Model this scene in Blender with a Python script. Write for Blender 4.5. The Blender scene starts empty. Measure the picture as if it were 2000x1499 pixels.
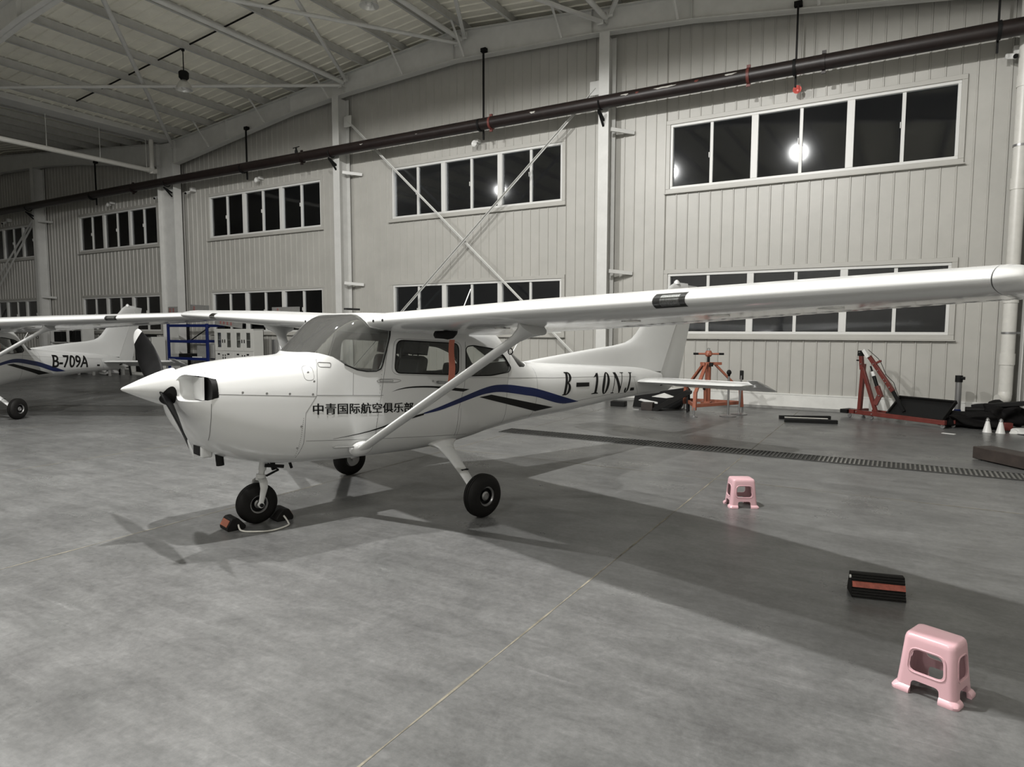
import bpy, bmesh, math, random
from mathutils import Vector, Matrix, Euler

# ---------------------------------------------------------------- camera, world, exposure
SC = bpy.context.scene
COL = SC.collection
cam_data = bpy.data.cameras.new('camera')
cam = bpy.data.objects.new('camera', cam_data)
COL.objects.link(cam)
cam_data.sensor_fit = 'HORIZONTAL'
cam_data.sensor_width = 36.0
cam_data.lens = 36.0 * 1292.16 / 2000.0
cam_data.clip_start = 0.05
cam_data.clip_end = 200.0
_r = Vector((0.8634, 0.50452, 0.0017))
_d = Vector((0.04301, -0.07026, -0.9966))
_f = Vector((-0.50269, 0.86054, -0.08236))
cam.matrix_world = Matrix(((_r.x, -_d.x, -_f.x, 0.0), (_r.y, -_d.y, -_f.y, 0.0), (_r.z, -_d.z, -_f.z, 1.833), (0, 0, 0, 1)))
SC.camera = cam

world = bpy.data.worlds.new('night')
SC.world = world
world.use_nodes = True
world.node_tree.nodes['Background'].inputs[0].default_value = (0.02, 0.022, 0.03, 1)
world.node_tree.nodes['Background'].inputs[1].default_value = 0.15

SC.view_settings.view_transform = 'Standard'
SC.view_settings.look = 'None'
SC.view_settings.gamma = 1.0
SC.view_settings.use_curve_mapping = False
SC.view_settings.exposure = -0.25
LAMP_POWER = 3900.0
# lit lamps above the aircraft, then three unseen fill lamps added for bounce (x, y, z, power share)
LIT_LAMPS = [(-3.8, 3.5, 8.95, 1.2), (-9.1, 3.3, 8.85, 1.0), (-17.6, 3.8, 8.8, 0.28), (-3.4, -4.0, 8.8, 0.4), (-10.3, -4.0, 9.0, 0.36), (-17.5, -4.0, 8.8, 0.16)]

# ---------------------------------------------------------------- helpers
PI = math.pi


class MB:
    """collects points and faces of one mesh"""

    def __init__(self):
        self.v = []
        self.f = []
        self.m = []
        self.mi = 0
        self.M = None

    def pt(self, p):
        p = Vector(p)
        if self.M is not None:
            p = self.M @ p
        self.v.append(p)
        return len(self.v) - 1

    def face(self, idx):
        self.f.append(tuple(idx))
        self.m.append(self.mi)

    def poly(self, pts):
        self.face([self.pt(p) for p in pts])

    def rings(self, rings, closed=True, cap=True):
        n = len(rings[0])
        ids = [[self.pt(p) for p in r] for r in rings]
        for a, b in zip(ids, ids[1:]):
            for i in range(n if closed else n - 1):
                j = (i + 1) % n
                self.face((a[i], a[j], b[j], b[i]))
        if cap and closed:
            self.face(list(reversed(ids[0])))
            self.face(ids[-1])

    def box(self, c, s, rz=0.0, R=None):
        c = Vector(c)
        if R is None:
            R = Matrix.Rotation(rz, 3, 'Z')
        hx, hy, hz = s[0] / 2, s[1] / 2, s[2] / 2
        ring = lambda z: [c + R @ Vector((x, y, z)) for x, y in ((-hx, -hy), (hx, -hy), (hx, hy), (-hx, hy))]
        self.rings([ring(-hz), ring(hz)])

    def bar(self, p0, p1, w, h, up=(0, 0, 1)):
        p0, p1 = Vector(p0), Vector(p1)
        d = (p1 - p0).normalized()
        s = d.cross(Vector(up))
        if s.length < 1e-4:
            s = d.cross(Vector((1, 0, 0)))
        s.normalize()
        u = s.cross(d).normalized()
        ring = lambda p: [p + s * (a * w / 2) + u * (b * h / 2) for a, b in ((-1, -1), (1, -1), (1, 1), (-1, 1))]
        self.rings([ring(p0), ring(p1)])

    def tube(self, pts, r, n=12, cap=True):
        pts = [Vector(p) for p in pts]
        rs = r if isinstance(r, (list, tuple)) else [r] * len(pts)
        up = None
        rings = []
        for i, p in enumerate(pts):
            if i == 0:
                d = pts[1] - p
            elif i == len(pts) - 1:
                d = p - pts[i - 1]
            else:
                d = (pts[i + 1] - p).normalized() + (p - pts[i - 1]).normalized()
            d.normalize()
            if up is None:
                up = d.orthogonal().normalized()
            else:
                up = (up - d * up.dot(d)).normalized()
            s = d.cross(up)
            rings.append([p + (up * math.cos(2 * PI * k / n) + s * math.sin(2 * PI * k / n)) * rs[i] for k in range(n)])
        self.rings(rings, cap=cap)

    def lathe(self, prof, M=None, n=32, cap=True):
        """profile of (radius, height) turned about Z, then moved by M"""
        M = M or Matrix.Identity(4)
        self.rings([[M @ Vector((max(r, 1e-4) * math.cos(2 * PI * k / n), max(r, 1e-4) * math.sin(2 * PI * k / n), h)) for k in range(n)] for r, h in prof], cap=cap)

    def prism(self, poly, fn, d0, d1):
        """outline poly (a,b) run from depth d0 to d1; fn(a,b,d) gives the point"""
        self.rings([[fn(a, b, d0) for a, b in poly], [fn(a, b, d1) for a, b in poly]])

    def build(self, name, mats, parent=None, angle=35, bevel=0.0, fix=True, loc=None):
        me = bpy.data.meshes.new(name)
        if not isinstance(mats, (list, tuple)):
            mats = [mats]
        me.from_pydata([tuple(p) for p in self.v], [], self.f)
        for m in mats:
            me.materials.append(m)
        if len(mats) > 1:
            me.polygons.foreach_set('material_index', self.m)
        if fix:
            bm = bmesh.new()
            bm.from_mesh(me)
            bmesh.ops.recalc_face_normals(bm, faces=bm.faces[:])
            bm.to_mesh(me)
            bm.free()
        smooth(me, angle)
        o = bpy.data.objects.new(name, me)
        COL.objects.link(o)
        if parent:
            o.parent = parent
        if loc:
            o.location = loc
        if bevel:
            b = o.modifiers.new('edge', 'BEVEL')
            b.width = bevel
            b.segments = 2
            b.limit_method = 'ANGLE'
            b.angle_limit = math.radians(40)
        return o


def smooth(me, angle):
    me.polygons.foreach_set('use_smooth', [angle > 0] * len(me.polygons))
    if angle > 0:
        me.set_sharp_from_angle(angle=math.radians(angle))
    me.update()


def tag(o, label, cat, group=None, kind=None):
    o['label'] = label
    o['category'] = cat
    if group:
        o['group'] = group
    if kind:
        o['kind'] = kind
    return o


def struct(o, label=None, cat=None):
    o['kind'] = 'structure'
    if label:
        o['label'] = label
    if cat:
        o['category'] = cat
    return o


def thing(name, label, cat, loc=(0, 0, 0), rot=(0, 0, 0), group=None, kind=None):
    o = bpy.data.objects.new(name, None)
    COL.objects.link(o)
    o.location = loc
    o.rotation_euler = rot
    o.empty_display_size = 0.1
    return tag(o, label, cat, group, kind)


def copy_tree(o, parent=None, skip=()):
    c = o.copy()
    COL.objects.link(c)
    if parent:
        c.parent = parent
    for ch in list(o.children):
        if ch.name.split('.')[0] not in skip:
            copy_tree(ch, c, skip)
    return c


def boolean(o, cutter, op='DIFFERENCE'):
    m = o.modifiers.new('cut', 'BOOLEAN')
    m.object = cutter
    m.operation = op
    m.solver = 'EXACT'
    bpy.context.view_layer.update()
    dg = bpy.context.evaluated_depsgraph_get()
    me = bpy.data.meshes.new_from_object(o.evaluated_get(dg), preserve_all_data_layers=True, depsgraph=dg)
    o.modifiers.remove(m)
    o.data = me


def drop(o):
    me = o.data
    bpy.data.objects.remove(o)
    if me and me.users == 0:
        bpy.data.meshes.remove(me)


def rounded(poly, r, n=5):
    """round the corners of an outline"""
    out = []
    k = len(poly)
    for i in range(k):
        p, a, b = Vector(poly[i]), Vector(poly[i - 1]), Vector(poly[(i + 1) % k])
        da, db = (a - p), (b - p)
        q = min(r, da.length * 0.45, db.length * 0.45)
        s, e = p + da.normalized() * q, p + db.normalized() * q
        for t in range(n + 1):
            t /= n
            out.append(tuple(s * (1 - t) ** 2 + p * 2 * t * (1 - t) + e * t * t))
    return out


# ---------------------------------------------------------------- materials
def mat(name, col, rough=0.5, metal=0.0, var=0.0, scale=8.0, bump=0.0, bscale=60.0, coat=0.0, spec=0.5, dirt=None):
    m = bpy.data.materials.new(name)
    m.use_nodes = True
    nt = m.node_tree
    b = nt.nodes['Principled BSDF']
    b.inputs['Base Color'].default_value = (*col, 1)
    b.inputs['Roughness'].default_value = rough
    b.inputs['Metallic'].default_value = metal
    b.inputs['Specular IOR Level'].default_value = spec
    if coat:
        b.inputs['Coat Weight'].default_value = coat
        b.inputs['Coat Roughness'].default_value = 0.08
    tc = nt.nodes.new('ShaderNodeTexCoord')
    if var or dirt:
        n = nt.nodes.new('ShaderNodeTexNoise')
        n.inputs['Scale'].default_value = scale
        n.inputs['Detail'].default_value = 6
        n.inputs['Roughness'].default_value = 0.65
        nt.links.new(tc.outputs['Object'], n.inputs['Vector'])
        r = nt.nodes.new('ShaderNodeValToRGB')
        c2 = dirt or tuple(max(0, c * (1 - var)) for c in col)
        c1 = col if dirt else tuple(min(1, c * (1 + var)) for c in col)
        r.color_ramp.elements[0].position = 0.35
        r.color_ramp.elements[1].position = 0.6 if dirt else 0.68
        r.color_ramp.elements[0].color = (*c2, 1)
        r.color_ramp.elements[1].color = (*c1, 1)
        nt.links.new(n.outputs['Fac'], r.inputs['Fac'])
        nt.links.new(r.outputs['Color'], b.inputs['Base Color'])
    if bump:
        n2 = nt.nodes.new('ShaderNodeTexNoise')
        n2.inputs['Scale'].default_value = bscale
        n2.inputs['Detail'].default_value = 3
        nt.links.new(tc.outputs['Object'], n2.inputs['Vector'])
        bp = nt.nodes.new('ShaderNodeBump')
        bp.inputs['Strength'].default_value = bump
        bp.inputs['Distance'].default_value = 0.01
        nt.links.new(n2.outputs['Fac'], bp.inputs['Height'])
        nt.links.new(bp.outputs['Normal'], b.inputs['Normal'])
    return m


def glass_mat(name, tint, dust, dust_col=(0.35, 0.35, 0.33), rough=0.02, gloss=1.0, ior=1.5):
    """thin clear pane: see-through, mirror-like at a slant, with a film of dust"""
    m = bpy.data.materials.new(name)
    m.use_nodes = True
    nt = m.node_tree
    nt.nodes.remove(nt.nodes['Principled BSDF'])
    out = nt.nodes['Material Output']
    tr = nt.nodes.new('ShaderNodeBsdfTransparent')
    tr.inputs[0].default_value = (*tint, 1)
    gl = nt.nodes.new('ShaderNodeBsdfGlossy')
    gl.inputs['Roughness'].default_value = rough
    gl.inputs[0].default_value = (gloss, gloss, gloss, 1)
    df = nt.nodes.new('ShaderNodeBsdfDiffuse')
    df.inputs[0].default_value = (*dust_col, 1)
    fr = nt.nodes.new('ShaderNodeFresnel')
    fr.inputs['IOR'].default_value = ior
    m1 = nt.nodes.new('ShaderNodeMixShader')
    m2 = nt.nodes.new('ShaderNodeMixShader')
    m1.inputs[0].default_value = dust
    nt.links.new(tr.outputs[0], m1.inputs[1])
    nt.links.new(df.outputs[0], m1.inputs[2])
    nt.links.new(fr.outputs[0], m2.inputs[0])
    nt.links.new(m1.outputs[0], m2.inputs[1])
    nt.links.new(gl.outputs[0], m2.inputs[2])
    nt.links.new(m2.outputs[0], out.inputs[0])
    return m


def concrete():
    m = bpy.data.materials.new('polished_concrete')
    m.use_nodes = True
    nt = m.node_tree
    b = nt.nodes['Principled BSDF']
    L = nt.links.new
    tc = nt.nodes.new('ShaderNodeTexCoord')

    def noise(scale, detail=8, rough=0.6, stretch=None, rot=0.0, dist=0.0):
        n = nt.nodes.new('ShaderNodeTexNoise')
        n.inputs['Scale'].default_value = scale
        n.inputs['Detail'].default_value = detail
        n.inputs['Roughness'].default_value = rough
        n.inputs['Distortion'].default_value = dist
        if stretch:
            mp = nt.nodes.new('ShaderNodeMapping')
            mp.inputs['Scale'].default_value = stretch
            mp.inputs['Rotation'].default_value = (0, 0, rot)
            L(tc.outputs['Object'], mp.inputs['Vector'])
            L(mp.outputs['Vector'], n.inputs['Vector'])
        else:
            L(tc.outputs['Object'], n.inputs['Vector'])
        return n.outputs['Fac']

    def ramp(fac, stops):
        r = nt.nodes.new('ShaderNodeValToRGB')
        e = r.color_ramp.elements
        e[0].position, e[0].color = stops[0][0], (*[stops[0][1]] * 3, 1)
        e[1].position, e[1].color = stops[-1][0], (*[stops[-1][1]] * 3, 1)
        for p, v in stops[1:-1]:
            x = e.new(p)
            x.color = (v, v, v, 1)
        L(fac, r.inputs['Fac'])
        return r.outputs['Color']

    def mul(a, c, fac=1.0):
        x = nt.nodes.new('ShaderNodeMix')
        x.data_type = 'RGBA'
        x.blend_type = 'MULTIPLY'
        x.inputs['Factor'].default_value = fac
        L(a, x.inputs['A'])
        L(c, x.inputs['B'])
        return x.outputs['Result']

    big = ramp(noise(0.35, 6, 0.6), [(0.3, 0.8), (0.7, 1.12)])
    mid = ramp(noise(2.3, 10, 0.74, dist=0.7), [(0.3, 0.72), (0.5, 1.0), (0.7, 1.3)])
    fine = ramp(noise(22, 6, 0.75), [(0.32, 0.68), (0.68, 1.3)])
    streak = ramp(noise(3.4, 8, 0.72, stretch=(0.3, 1.6, 1), rot=0.5), [(0.37, 0.8), (0.64, 1.2)])
    scratch = ramp(noise(6.0, 6, 0.65, stretch=(0.15, 3.0, 1), rot=-0.4), [(0.28, 0.8), (0.42, 1.0), (0.62, 1.0), (0.72, 1.4)])
    spots = ramp(noise(3.0, 4, 0.5), [(0.2, 0.55), (0.27, 1.0), (0.8, 1.0)])
    base = nt.nodes.new('ShaderNodeRGB')
    base.outputs[0].default_value = (0.116, 0.117, 0.1155, 1)
    c = base.outputs[0]
    for x, k in ((big, 0.9), (mid, 0.8), (fine, 0.6), (streak, 0.8), (scratch, 0.7), (spots, 0.7)):
        c = mul(c, x, k)
    L(c, b.inputs['Base Color'])
    rr = nt.nodes.new('ShaderNodeMapRange')
    rr.inputs['From Min'].default_value = 0.3
    rr.inputs['From Max'].default_value = 0.7
    rr.inputs['To Min'].default_value = 0.24
    rr.inputs['To Max'].default_value = 0.42
    L(noise(1.1, 6, 0.65), rr.inputs['Value'])
    L(rr.outputs['Result'], b.inputs['Roughness'])
    b.inputs['Specular IOR Level'].default_value = 0.45
    bp = nt.nodes.new('ShaderNodeBump')
    bp.inputs['Strength'].default_value = 0.05
    bp.inputs['Distance'].default_value = 0.01
    L(noise(9, 5, 0.6), bp.inputs['Height'])
    L(bp.outputs['Normal'], b.inputs['Normal'])
    return m


def emit(name, col, strength):
    m = bpy.data.materials.new(name)
    m.use_nodes = True
    b = m.node_tree.nodes['Principled BSDF']
    b.inputs['Base Color'].default_value = (*col, 1)
    b.inputs['Emission Color'].default_value = (*col, 1)
    b.inputs['Emission Strength'].default_value = strength
    return m


CONCRETE = concrete()
PANEL = mat('cream_wall_sheet', (0.43, 0.422, 0.392), 0.38, var=0.05, scale=1.2)
ROOFSHEET = mat('roof_sheet', (0.90, 0.875, 0.77), 0.5, var=0.06, scale=1.5)
STEEL = mat('painted_steel', (0.60, 0.60, 0.58), 0.42, var=0.05, scale=3)
PURLIN = mat('galvanised_purlin', (0.5, 0.5, 0.48), 0.5, var=0.08, scale=4)
FRAME = mat('white_window_frame', (0.66, 0.66, 0.64), 0.35)
KERB = mat('white_skirting', (0.68, 0.68, 0.65), 0.5, var=0.06, scale=3)
PANE = glass_mat('window_pane', (0.8, 0.82, 0.84), 0.012, (0.2, 0.2, 0.21), rough=0.045)
RUSTPIPE = mat('dark_red_pipe_paint', (0.012, 0.0068, 0.006), 0.42, var=0.3, scale=6)
REDPAINT = mat('faded_red_paint', (0.12, 0.028, 0.022), 0.5, var=0.2)
BARE = mat('peeled_grey_patch', (0.42, 0.41, 0.38), 0.7)
BLACK = mat('matt_black', (0.007, 0.007, 0.007), 0.6, spec=0.2)
RUBBER = mat('black_rubber', (0.008, 0.0075, 0.007), 0.65, var=0.2, scale=30, bump=0.1, spec=0.2)
PVC = mat('white_plastic_pipe', (0.62, 0.61, 0.57), 0.35, var=0.04)
GREYMETAL = mat('grey_metal', (0.3, 0.3, 0.3), 0.35, metal=0.7)
ALU = mat('bare_aluminium', (0.55, 0.55, 0.54), 0.28, metal=0.9)
WHITE = mat('white_aircraft_paint', (0.58, 0.585, 0.58), 0.2, coat=0.35, var=0.015, scale=2)
WHITE2 = mat('white_gloss_wing_skin', (0.60, 0.605, 0.60), 0.16, coat=0.3)
INTERIOR = mat('grey_cabin_lining', (0.09, 0.09, 0.09), 0.7)
SEATCLOTH = mat('charcoal_seat_leather', (0.045, 0.046, 0.048), 0.5, var=0.15)
NAVY = mat('navy_blue_paint', (0.006, 0.014, 0.075), 0.35, spec=0.3)
INK = mat('black_paint', (0.005, 0.005, 0.005), 0.5, spec=0.2)
SEAM = mat('panel_gap', (0.17, 0.17, 0.17), 0.6)
SCREEN = glass_mat('acrylic_windshield', (0.82, 0.83, 0.82), 0.12, (0.42, 0.42, 0.40), rough=0.04, ior=1.35)
SIDEGLASS = glass_mat('acrylic_side_window', (0.86, 0.87, 0.86), 0.02, (0.35, 0.35, 0.34), rough=0.02, ior=1.22)
LENS = glass_mat('clear_lens', (0.55, 0.56, 0.57), 0.05, rough=0.03)
PROP = mat('worn_black_blade', (0.003, 0.003, 0.0032), 0.45, var=0.6, scale=7, spec=0.06)
PINK = mat('pink_plastic', (0.62, 0.385, 0.42), 0.3, coat=0.15)
RED = mat('red_hoist_paint', (0.13, 0.026, 0.02), 0.4, var=0.15)
ORANGE = mat('orange_red_paint', (0.31, 0.105, 0.062), 0.45, var=0.12)
STREAMER = mat('red_orange_ribbon', (0.45, 0.14, 0.09), 0.7)
BLUERACK = mat('blue_rack_paint', (0.007, 0.016, 0.10), 0.4, spec=0.3)
ROPE = mat('white_rope', (0.55, 0.54, 0.5), 0.8)
PAPER = mat('white_paper', (0.75, 0.75, 0.73), 0.8)
GRATE = mat('iron_grating', (0.05, 0.05, 0.048), 0.5, metal=0.4, var=0.3, scale=5)
CABINET = mat('pale_cabinet_paint', (0.58, 0.58, 0.55), 0.35)
BOARD = mat('grey_board', (0.25, 0.25, 0.24), 0.6, var=0.1)
WOOD = mat('dark_timber', (0.03, 0.022, 0.018), 0.6, var=0.3, scale=5)

# ================================================================ the hangar
YW = 16.31          # face of the gable wall
RIDGE, HALF = -11.15, 13.45
VALLEY, EAVE = RIDGE - HALF, RIDGE + HALF
SLOPE = 0.09
BAYS = [-2.09, -10.92, -19.9, -29.15, -38.3]
WIN_HALF, WZ = 3.05, ((1.62, 3.30), (5.16, 6.90))


def roof_z(x):
    """top of the rafters"""
    if x < VALLEY:
        return 10.13 - SLOPE * abs(x - (VALLEY - HALF))
    return 10.13 - SLOPE * abs(x - RIDGE)


# floor
m = MB()
m.poly([(-45, -9, 0), (2.6, -9, 0), (2.6, 16.6, 0), (-45, 16.6, 0)])
floor = struct(m.build('floor', CONCRETE, fix=False))
JOINT = mat('floor_joint', (0.17, 0.155, 0.12), 0.8, var=0.5, scale=6)
for k, (x0, y0, x1, y1) in enumerate([(-1.88, -1, -1.88, 16.2), (-5.83, -1, -5.83, 16.2), (-9.8, -1, -9.8, 16.2), (-13.8, -1, -13.8, 16.2),
                                      (-17.8, -1, -17.8, 16.2), (-40, 8.15, 2.4, 8.15)]):
    m = MB()
    random.seed(k)
    n = 60
    for i in range(n):
        a, b = i / n, (i + 1) / n
        w0, w1 = (0.006 + 0.003 * math.sin(i * 2.1), 0.006 + 0.003 * math.sin((i + 1) * 2.1))
        pa, pb = Vector((x0 + (x1 - x0) * a, y0 + (y1 - y0) * a, 0.0015)), Vector((x0 + (x1 - x0) * b, y0 + (y1 - y0) * b, 0.0015))
        s = Vector((-(y1 - y0), x1 - x0, 0)).normalized()
        m.poly([pa - s * w0, pb - s * w1, pb + s * w1, pa + s * w0])
    struct(m.build('trim_%d' % (20 + k), JOINT, fix=False))


def ribbed(m, x0, x1, z0, z1, fz=None, pitch=0.272):
    """vertical ribbed sheet on the gable wall"""
    k = math.floor(x0 / pitch)
    prof = []
    while k * pitch < x1 + pitch:
        c = k * pitch
        for dx, dy in ((0.006, 0.0), (0.017, -0.02), (0.037, -0.02), (0.048, 0.0)):
            prof.append((c + dx, dy))
        k += 1
    pts = [(x0, 0.0)] + [q for q in prof if x0 + 0.001 < q[0] < x1 - 0.001] + [(x1, 0.0)]
    lo = [(x, YW + dy, z0) for x, dy in pts]
    hi = [(x, YW + dy, z1 if fz is None else fz(x)) for x, dy in pts]
    m.rings([lo, hi], closed=False)


m = MB()
edges = [EAVE + 0.35]
for c in BAYS:
    a, b = c - WIN_HALF, c + WIN_HALF
    ribbed(m, b, edges[-1], 0.3, 9, lambda x: roof_z(x) + 0.5)
    ribbed(m, a, b, 0.3, WZ[0][0])
    ribbed(m, a, b, WZ[0][1], WZ[1][0])
    ribbed(m, a, b, WZ[1][1], 9, lambda x: roof_z(x) + 0.5)
    edges.append(a)
ribbed(m, -45, edges[-1], 0.3, 9, lambda x: roof_z(x) + 0.5)
struct(m.build('wall_north', PANEL, angle=20, fix=False))
m = MB()
m.box(((-45 + 2.8) / 2, YW + 0.03, 0.2), (47.8, 0.14, 0.28))
m.box(((-45 + 2.8) / 2, YW + 0.0, 0.35), (47.8, 0.1, 0.03))
struct(m.build('baseboard_north', KERB))
m = MB()
m.box(((-45 + 2.8) / 2, YW + 0.06, 0.03), (47.8, 0.2, 0.06))
struct(m.build('trim_1', BOARD))
m = MB()
m.box((EAVE + 0.37, 3.7, 4.6), (0.1, 25.6, 9.2))
struct(m.build('wall_right', PANEL))
m = MB()
m.box((-45.05, 3.7, 5), (0.1, 25.6, 10.6))
struct(m.build('wall_left', PANEL))
m = MB()
m.box((-21.2, -9.05, 5), (48, 0.1, 10.6))
struct(m.build('wall_south', PANEL))

# roof sheets with ribs running down the slope
def roof_sheet(xa, xb, za, zb, name):
    m = MB()
    y = -9.0
    pts = []
    while y < YW + 0.1:
        pts += [(y, 0.0), (y + 0.27, 0.0), (y + 0.285, -0.03), (y + 0.315, -0.03)]
        y += 0.33
    m.rings([[(xa, y, za + dz) for y, dz in pts], [(xb, y, zb + dz) for y, dz in pts]], closed=False)
    return struct(m.build(name, ROOFSHEET, angle=20, fix=False))


RT = 0.27
roof_sheet(VALLEY, RIDGE, roof_z(VALLEY) + RT, roof_z(RIDGE) + RT, 'ceiling')
roof_sheet(RIDGE, EAVE + 0.4, roof_z(RIDGE) + RT, roof_z(EAVE) + RT - 0.036, 'ceiling')
roof_sheet(VALLEY - HALF, VALLEY, 10.13 + RT, roof_z(VALLEY) + RT, 'ceiling')
roof_sheet(-45, VALLEY - HALF, 10.13 + RT - SLOPE * 7, 10.13 + RT, 'ceiling')

# windows
wn = 0
for bi, c in enumerate(BAYS):
    for z0, z1 in WZ:
        wn += 1
        w = thing('window_%d' % wn, ('lower' if z0 < 3 else 'upper') + ' strip window of six sliding panes, dark outside', 'window', (c, YW, z0), kind='structure')
        H, Wd = z1 - z0, 2 * WIN_HALF
        m = MB()
        t = 0.10
        # outer trim and reveal
        for p, s in (((0, -0.015, H - t / 2), (Wd, 0.05, t)), ((0, -0.015, t / 2), (Wd, 0.05, t)), ((-Wd / 2 + t / 2, -0.015, H / 2), (t, 0.05, H - 2 * t)), ((Wd / 2 - t / 2, -0.015, H / 2), (t, 0.05, H - 2 * t))):
            m.box(p, s)
        m.build('window_trim', PANEL, w, bevel=0.006)
        m = MB()
        i = t
        for p, s in (((0, 0.04, H - i - 0.03), (Wd - 2 * i, 0.1, 0.06)), ((0, 0.04, i + 0.03), (Wd - 2 * i, 0.1, 0.06)), ((-Wd / 2 + i + 0.03, 0.04, H / 2), (0.06, 0.1, H - 2 * i - 0.12)), ((Wd / 2 - i - 0.03, 0.04, H / 2), (0.06, 0.1, H - 2 * i - 0.12))):
            m.box(p, s)
        unit = (Wd - 2 * i) / 3
        for k in (-0.5, 0.5):
            m.box((k * unit, 0.035, H / 2), (0.15, 0.09, H - 2 * i - 0.12))
        m.build('window_frame', FRAME, w, bevel=0.005)
        m = MB()
        for k in (-1, 0, 1):
            x = k * unit
            m.box((x, 0.05, H / 2), (0.07, 0.05, H - 2 * i - 0.1))
        m.build('sash', FRAME, w, bevel=0.004)
        for k in (-1, 0, 1):
            mm = MB()
            mm.box((k * unit - 0.05, 0.015, H / 2 + 0.05 * k), (0.016, 0.03, 0.12))
            mm.build('latch', FRAME, w)
        m = MB()
        m.box((0, 0.07, H / 2), (Wd - 2 * i - 0.1, 0.008, H - 2 * i - 0.1))
        m.build('glass', PANE, w)
        m = MB()
        m.box((0, -0.05, -0.012), (Wd + 0.04, 0.1, 0.025))
        m.build('window_sill', PANEL, w, bevel=0.005)


# steel frame
def i_column(name, x, y, ztop, fl, depth, axis='Y', tf=0.016, label=None):
    """H-section post, depth along the axis"""
    m = MB()
    h = ztop
    if axis == 'Y':
        m.box((x, y - depth / 2, h / 2), (fl, tf, h))
        m.box((x, y + depth / 2, h / 2), (fl, tf, h))
        m.box((x, y, h / 2), (0.012, depth, h))
    else:
        m.box((x - depth / 2, y, h / 2), (tf, fl, h))
        m.box((x + depth / 2, y, h / 2), (tf, fl, h))
        m.box((x, y, h / 2), (depth, 0.012, h))
    return struct(m.build(name, STEEL), label, 'column')


def rafter_bottom(x):
    d = abs(x - RIDGE) if x > VALLEY else abs(x - (VALLEY - HALF))
    P = [(0, 9.34), (4.2, 9.15), (6.7, 8.94), (13.45, 8.03)]
    for (a, za), (b, zb) in zip(P, P[1:]):
        if d <= b:
            return za + (zb - za) * (d - a) / (b - a)
    return 8.03


for x, lab in ((-6.58, 'slim gable post between the two largest window bays'), (-15.68, 'slim gable post beside the cross-braced bay'), (-34.9, 'slim gable post at the dark end of the wall')):
    i_column('column', x, 15.98, rafter_bottom(x), 0.27, 0.46, 'Y', label=lab)
i_column('column', VALLEY - 0.1, 15.9, 8.95, 0.32, 1.0, 'X', label='wide valley column where the two roof spans meet')
i_column('column', EAVE + 0.03, 15.9, 8.6, 0.3, 0.6, 'X', label='end column by the white downpipe')


def rafter(y, x0, x1, name='rafter'):
    m = MB()
    n = 56
    xs = sorted(set([x0 + (x1 - x0) * k / n for k in range(n + 1)] + [q for q in (RIDGE, RIDGE - 6.7, RIDGE + 6.7, RIDGE - 4.2, RIDGE + 4.2) if x0 < q < x1]))
    for kind in ('top', 'bot', 'web'):
        rings = []
        for x in xs:
            zt, zb = roof_z(x), rafter_bottom(x)
            if kind == 'web':
                a, b, w = zb, zt, 0.012
            elif kind == 'top':
                a, b, w = zt - 0.02, zt, 0.26
            else:
                a, b, w = zb, zb + 0.02, 0.26
            rings.append([(x, y - w / 2, a), (x, y + w / 2, a), (x, y + w / 2, b), (x, y - w / 2, b)])
        m.rings(rings)
    for d in (-13.0, -9.9, -6.7, -4.2, 0, 4.2, 6.7, 9.9):
        x = RIDGE + d
        if x0 < x < x1:
            zt, zb = roof_z(x), rafter_bottom(x)
            m.box((x, y, (zt + zb) / 2), (0.014, 0.24, zt - zb - 0.03))
    return m.build(name, STEEL, angle=20)


struct(rafter(15.88, VALLEY + 0.3, EAVE + 0.2), 'tapered rafter along the top of the gable wall', 'rafter')
struct(rafter(8.06, VALLEY + 0.3, EAVE + 0.2), 'tapered rafter one bay in front of the gable wall', 'rafter')
struct(rafter(15.88, VALLEY - HALF - 6, VALLEY - 0.5), 'tapered rafter of the far dark span at the gable wall', 'rafter')
struct(rafter(8.06, VALLEY - HALF - 6, VALLEY - 0.5), 'tapered rafter of the far dark span one bay in', 'rafter')

# purlins (Z sections) and fly braces
def purlin(x, z):
    m = MB()
    y0, y1 = -8.8, 16.25
    ym, L = (y0 + y1) / 2, y1 - y0
    m.box((x, ym, z + 0.12), (0.006, L, 0.24))
    m.box((x + 0.035, ym, z + 0.003), (0.07, L, 0.006))
    m.box((x - 0.035, ym, z + 0.237), (0.07, L, 0.006))
    o = m.build('purlin', PURLIN)
    o['group'] = 'roof purlins'
    return struct(o, 'thin grey roof purlin running back from the gable wall', 'purlin')


px = []
for s in (-1, 1):
    for k in range(9):
        d = 0.35 + k * 1.5
        x = RIDGE + s * d
        px.append((x, s))
for x, s in px:
    purlin(x, roof_z(x))
for k in range(6):
    purlin(VALLEY - 0.9 - 1.5 * k, roof_z(VALLEY - 0.9 - 1.5 * k))
for x, s in px[1::2]:
    for yy, dy in ((15.74, -0.6),):
        m = MB()
        m.bar((x + 0.02, yy + dy, roof_z(x) + 0.02), (x + 0.02, yy, rafter_bottom(x) + 0.03), 0.05, 0.012, (1, 0, 0))
        m.bar((x + 0.045, yy + dy, roof_z(x) + 0.02), (x + 0.045, yy, rafter_bottom(x) + 0.03), 0.012, 0.05, (1, 0, 0))
        o = m.build('fly_brace', STEEL)
        struct(tag(o, 'short angle strut from purlin down to the gable rafter', 'brace', 'fly braces on the gable rafter'))

# round roof ties and diagonal bracing between the two rafters
JX = [VALLEY + 0.35, -15.3, -10.85, -6.55, -1.6]
FY = (15.72, 8.2)


def jz(x):
    return roof_z(x) - 0.28


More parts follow.
